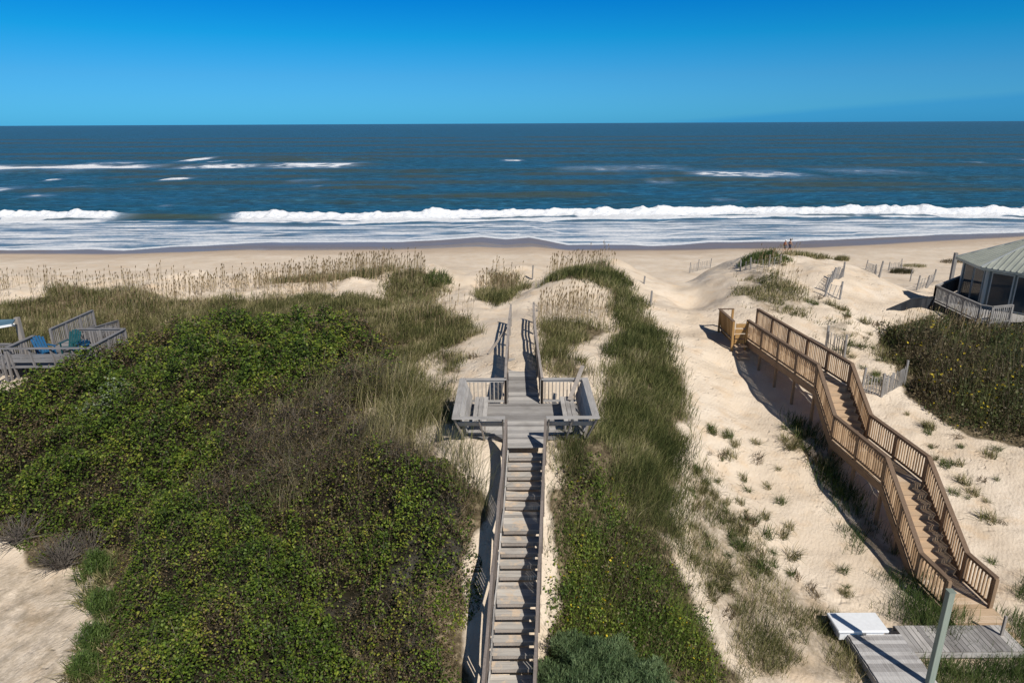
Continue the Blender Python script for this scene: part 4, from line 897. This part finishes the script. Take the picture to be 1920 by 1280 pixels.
q = at(33,595,32.5); lp = empty('deck_lamp_post', (q.x,q.y,LZ-.3), 'grey timber post with a small white lamp at the left edge deck', 'post')
MB().beam((q.x,q.y,LZ-.8),(q.x-.05,q.y,q.z),.2,.2,(0,1,0)).build('post', W_GZ, lp)
MB().tube([(q.x-.28,q.y-.02,q.z-.42),(q.x-.2,q.y-.02,q.z-.33)],.07,8).build('lamp', WH, lp)
a0 = at(22,605,31.5)
RFm = empty('awning', (a0.x-1.5,a0.y,a0.z-.6), 'blue grey awning corner with white edge poking in at the left border', 'awning')
MB().hexa([Vector((a0.x-3,a0.y-.3,a0.z-.55)),a0+Vector((0,0,-.1)),a0+Vector((-.25,.6,-.04)),Vector((a0.x-3,a0.y+.6,a0.z-.1)),Vector((a0.x-3,a0.y-.3,a0.z-.5)),a0+Vector((0,0,-.05)),a0+Vector((-.25,.6,.01)),Vector((a0.x-3,a0.y+.6,a0.z-.05))]).build('canopy', plain('awning_blue',(.08,.15,.2),.6), RFm)
MB().beam((a0.x-3,a0.y-.34,a0.z-.55),(a0.x,a0.y-.04,a0.z-.1),.05,.1).build('edge', WH, RFm)
# ------------------------------------------------------------------ special plants
def feather(px_, py_, rad, hgt, n, stops, name, label, catg, off=0, up=.3, sz=.03, col2=None, trunk=True, Lb=.16):
    x_, y_ = gp(px_,py_,off); c0 = Vector((x_,y_,gz1(x_,y_))); o = empty(name, c0, label, catg)
    d = rng.normal(size=(n,3)); d[:,2] = np.abs(d[:,2]); d /= np.linalg.norm(d,axis=1)[:,None]; r = rng.random(n)**.35
    lum = fbm(d[:,0]*3+5, d[:,1]*3+d[:,2]*2, 401, 3); P = d*np.array([rad,rad,hgt])*(r*(.55+.85*lum))[:,None]+np.array([0,0,.1])
    cols = palette(np.clip(lum*.7+rng.random(n)*.45-.1,0,1), stops); V,F,C = blade_mesh(P, Lb, sz, cols, 1.3)
    mesh_np('foliage', V, F, LEAF, C, parent=o)
    if trunk:
        t = MB()
        for k in range(7):
            a_ = k*.9; t.tube([(0,0,-.15),(math.cos(a_)*rad*.3,math.sin(a_)*rad*.3,hgt*.35),(math.cos(a_)*rad*.6,math.sin(a_)*rad*.6,hgt*.75)],[.03,.02,.008],5)
        t.build('stem', W_DK, o, local=True)
    return o
JUN = [(0,(.02,.04,.016)),(.5,(.085,.135,.055)),(1,(.24,.31,.14))]
feather(1110,1262,1.15,1.1,27000,JUN,'juniper','blue green feathery juniper at the bottom just right of the grey steps','shrub',.4,sz=.016,Lb=.10)
feather(1190,1285,.9,.9,15000,JUN,'juniper','smaller blue green juniper behind the right side of the first, at the bottom edge','shrub',.4,sz=.016,Lb=.10)
feather(1050,1296,.8,.7,12000,JUN,'juniper','low blue green juniper spray beside the foot of the grey steps','shrub',.2,sz=.016,Lb=.10)
FEA = [(0,(.03,.055,.014)),(.5,(.09,.145,.032)),(1,(.18,.23,.07))]
for (px_,py_,r_,h_,lb) in [(185,1075,.45,.8,'bright green feathery weed by the dead twiggy bush'),(195,1150,.5,.7,'bright green feathery weed, second from the dead bush along the sand patch'),(180,1215,.55,.7,'bright green feathery weed midway down the edge of the sand patch'),(165,1270,.5,.6,'bright green feathery weed lowest at the edge of the sand patch')]:
    feather(px_,py_,r_*.75,h_*.9,1500,FEA,'feathery_weed',lb,'weed',0,Lb=.14,sz=.02)
def deadbush(px_,py_,rad,hgt,n,label,off=0):
    x_, y_ = gp(px_,py_,off); c0 = Vector((x_,y_,gz1(x_,y_))); V=[];o = []
    m_ = MB(); r = random.Random(int(px_))
    for k in range(n):
        a_ = r.random()*6.28; el = r.random(); p_ = Vector((r.uniform(-.2,.2)*rad,r.uniform(-.2,.2)*rad,0)); d = Vector((math.cos(a_)*(1-el*.6),math.sin(a_)*(1-el*.6),.25+el)).normalized()
        pts = [p_.copy()]; 
        for j in range(5): d = (d+Vector((r.gauss(0,.28),r.gauss(0,.28),r.gauss(0,.2)))).normalized(); p_ = p_+Vector((d.x*rad,d.y*rad,d.z*hgt))*.27; pts.append(p_.copy())
        m_.tube(pts,[.016,.013,.01,.008,.006,.004],3)
    ob = m_.build('dead_bush', plain('dead_twigs',(.11,.095,.08),.9,.1,0,.3), local=True, label=label, cat='bush'); ob.location = c0
deadbush(118,1055,.75,.9,150,'grey leafless twiggy bush at the upper edge of the lower left sand patch',.2)
deadbush(30,985,.8,.7,110,'grey dead branches at the left edge of the frame above the sand patch',.6)
deadbush(560,850,1.4,.8,160,'greyish bare twigs in the middle of the left thicket',.8)
deadbush(170,1015,.7,.7,80,'small tangle of grey twigs right of the leafless bush',.5)
# ------------------------------------------------------------------ two walkers on the beach
SKIN = plain('skin',(.42,.24,.16),.6,.3); SHORT = plain('dark_shorts',(.015,.02,.04),.8); HAIR = plain('hair',(.05,.03,.02),.8); CAPM = plain('white_cap',(.75,.75,.75),.7); TANK = plain('rust_top',(.30,.08,.05),.8)
def person(x, y, label, h=1.75, stride=.28, cap=True, top=None, bend=0):
    z = gz1(x,y); root = empty('person', (x,y,z), label, 'person', None, R(100)); k = h/1.75
    J = {'pel':(0,0,.95),'wst':(0,.01,1.08),'chs':(0,0,1.30),'nck':(0,-.01,1.49),'hd0':(0,-.03,1.58),'hd1':(0,-.03,1.70),
      'hl':(.09,0,.90),'kl':(.10,-stride*.7,.50),'al':(.10,-stride,.08),'tl':(.10,-stride-.16,.03),'hr':(-.09,0,.90),'kr':(-.10,stride*.15,.48),'ar':(-.10,stride*1.1,.12),'tr':(-.10,stride*1.1-.13,.03),
      'sl':(.19,0,1.42),'el':(.25,.10,1.14),'wl':(.24,.02,.90),'fl':(.235,-.02,.80),'sr':(-.19,0,1.42),'er':(-.25,-.08,1.15),'wr':(-.23,-.24,.97),'fr':(-.225,-.30,.91)}
    E = [('pel','wst'),('wst','chs'),('chs','nck'),('nck','hd0'),('hd0','hd1'),('pel','hl'),('hl','kl'),('kl','al'),('al','tl'),('pel','hr'),('hr','kr'),('kr','ar'),('ar','tr'),('chs','sl'),('sl','el'),('el','wl'),('wl','fl'),('chs','sr'),('sr','er'),('er','wr'),('wr','fr')]
    Rr = {'pel':.13,'wst':.115,'chs':.145,'nck':.055,'hd0':.085,'hd1':.095,'hl':.095,'kl':.058,'al':.04,'tl':.032,'hr':.095,'kr':.058,'ar':.04,'tr':.032,'sl':.06,'el':.042,'wl':.028,'fl':.026,'sr':.06,'er':.042,'wr':.028,'fr':.026}
    ks = list(J); me = bpy.data.meshes.new('body'); me.from_pydata([tuple(c*k for c in J[q]) for q in ks], [(ks.index(a_),ks.index(b_)) for a_,b_ in E], []); me.materials.append(SKIN)
    o = bpy.data.objects.new('body', me); COL.objects.link(o); o.parent = root
    o.modifiers.new('skin','SKIN'); sv = me.skin_vertices[0].data
    for i,q in enumerate(ks): sv[i].radius = (Rr[q]*k,Rr[q]*k)
    sv[0].use_root = True; sd = o.modifiers.new('sub','SUBSURF'); sd.levels = 2; sd.render_levels = 2
    def shell(pts, rad, name, mt_): MB().tube([tuple(Vector(p_)*k) for p_ in pts],[r_*k for r_ in rad],12).build(name, mt_, root, local=True, smooth=True)
    s_ = MB()
    s_.tube([Vector((0,0,1.06))*k,Vector((0,0,.96))*k,Vector((0,0,.86))*k],[.145*k,.165*k,.16*k],12)
    s_.tube([Vector(J['hl'])*k+Vector((0,0,.03)),Vector(J['hl']).lerp(Vector(J['kl']),.85)*k],[.115*k,.105*k],10); s_.tube([Vector(J['hr'])*k+Vector((0,0,.03)),Vector(J['hr']).lerp(Vector(J['kr']),.85)*k],[.115*k,.105*k],10)
    s_.build('shorts', SHORT, root, local=True, smooth=True)
    if top: shell([(0,0,1.02),(0,0,1.2),(0,0,1.36),(0,0,1.44)],[.13,.14,.165,.10],'shirt',top)
    if cap: shell([(0,-.03,1.68),(0,-.03,1.75),(0,-.03,1.80)],[.115,.105,.05],'cap',CAPM); MB().tube([Vector((0,-.12,1.69))*k,Vector((0,-.20,1.68))*k],[.07*k,.05*k],8).build('cap_brim',CAPM,root,local=True)
    else: shell([(0,.0,1.58),(0,-.01,1.70),(0,-.02,1.79),(0,-.03,1.82)],[.095,.11,.085,.03],'hair',HAIR)
    return root
ga = (at(1471,470,96.2).x,96.2); gb = (at(1480,470,96.8).x,96.8)
print('people', ga, gb)
person(ga[0], ga[1], 'person walking on the beach in white cap, rust top and dark shorts', 1.78, .28, True, TANK)
person(gb[0], gb[1], 'bare chested dark haired person in dark shorts walking on the beach', 1.82, .30, False)
# ------------------------------------------------------------------ world and sun
AZ = math.atan2(.47, -.78)      # towards the sun: right and behind
sun_dir = Vector((.47, -.78, 0)).normalized(); EL = R(44)
w = bpy.data.worlds.new('World'); scene.world = w; w.use_nodes = True; nt = w.node_tree; nt.nodes.clear()
out = nt.nodes.new('ShaderNodeOutputWorld'); bg = nt.nodes.new('ShaderNodeBackground'); sky = nt.nodes.new('ShaderNodeTexSky')
sky.sky_type = 'NISHITA'; sky.sun_disc = False; sky.sun_elevation = EL; sky.sun_rotation = math.atan2(sun_dir.x, sun_dir.y)
sky.altitude = 0; sky.air_density = 1.0; sky.dust_density = .3; sky.ozone_density = 3.0
tcw = nt.nodes.new('ShaderNodeTexCoord'); sx_ = nt.nodes.new('ShaderNodeSeparateXYZ'); nt.links.new(tcw.outputs['Generated'], sx_.inputs[0])
tint = ramp(nt, sx_.outputs['Z'], [(0,(.09,.50,1.12)),(.03,(.10,.46,.96)),(.06,(.095,.44,.85)),(.11,(.02,.44,.79)),(.155,(.006,.37,.79)),(.3,(.05,.26,.48)),(.6,(.30,.33,.37)),(1,(.32,.34,.37))])
cc = mixc(nt, 1.0, sky.outputs[0], tint, 'MULTIPLY')
# thin bluer layer low on the right
bl = math_(nt, 'MULTIPLY', math_(nt,'SUBTRACT', sx_.outputs['X'], .17), .082)
wn = noise(nt, 6, 4, .6, vec=tcw.outputs['Generated'], sc=(1,1,8)); bl = math_(nt, 'ADD', bl, math_(nt, 'MULTIPLY', math_(nt,'SUBTRACT',wn,.5), .006))
mk = math_(nt, 'MULTIPLY', math_(nt, 'SUBTRACT', bl, sx_.outputs['Z']), 130, True)
cc = mixc(nt, math_(nt,'MULTIPLY',mk,.42), cc, mixc(nt, 1.0, cc, (.25,.72,1.0), 'MULTIPLY'))
nt.links.new(cc, bg.inputs[0]); bg.inputs[1].default_value = .12; nt.links.new(bg.outputs[0], out.inputs[0])
sl = bpy.data.lights.new('sun','SUN'); sl.energy = 5.0; sl.angle = R(.53); sl.color = (1,.95,.88); so = bpy.data.objects.new('sun', sl); COL.objects.link(so)
dirv = Vector((sun_dir.x*math.cos(EL), sun_dir.y*math.cos(EL), math.sin(EL))); so.rotation_euler = dirv.to_track_quat('Z','Y').to_euler(); so.location = (20,-20,40)
scene.view_settings.view_transform = 'Standard'; scene.view_settings.look = 'None'; scene.view_settings.exposure = 0; scene.view_settings.gamma = 1
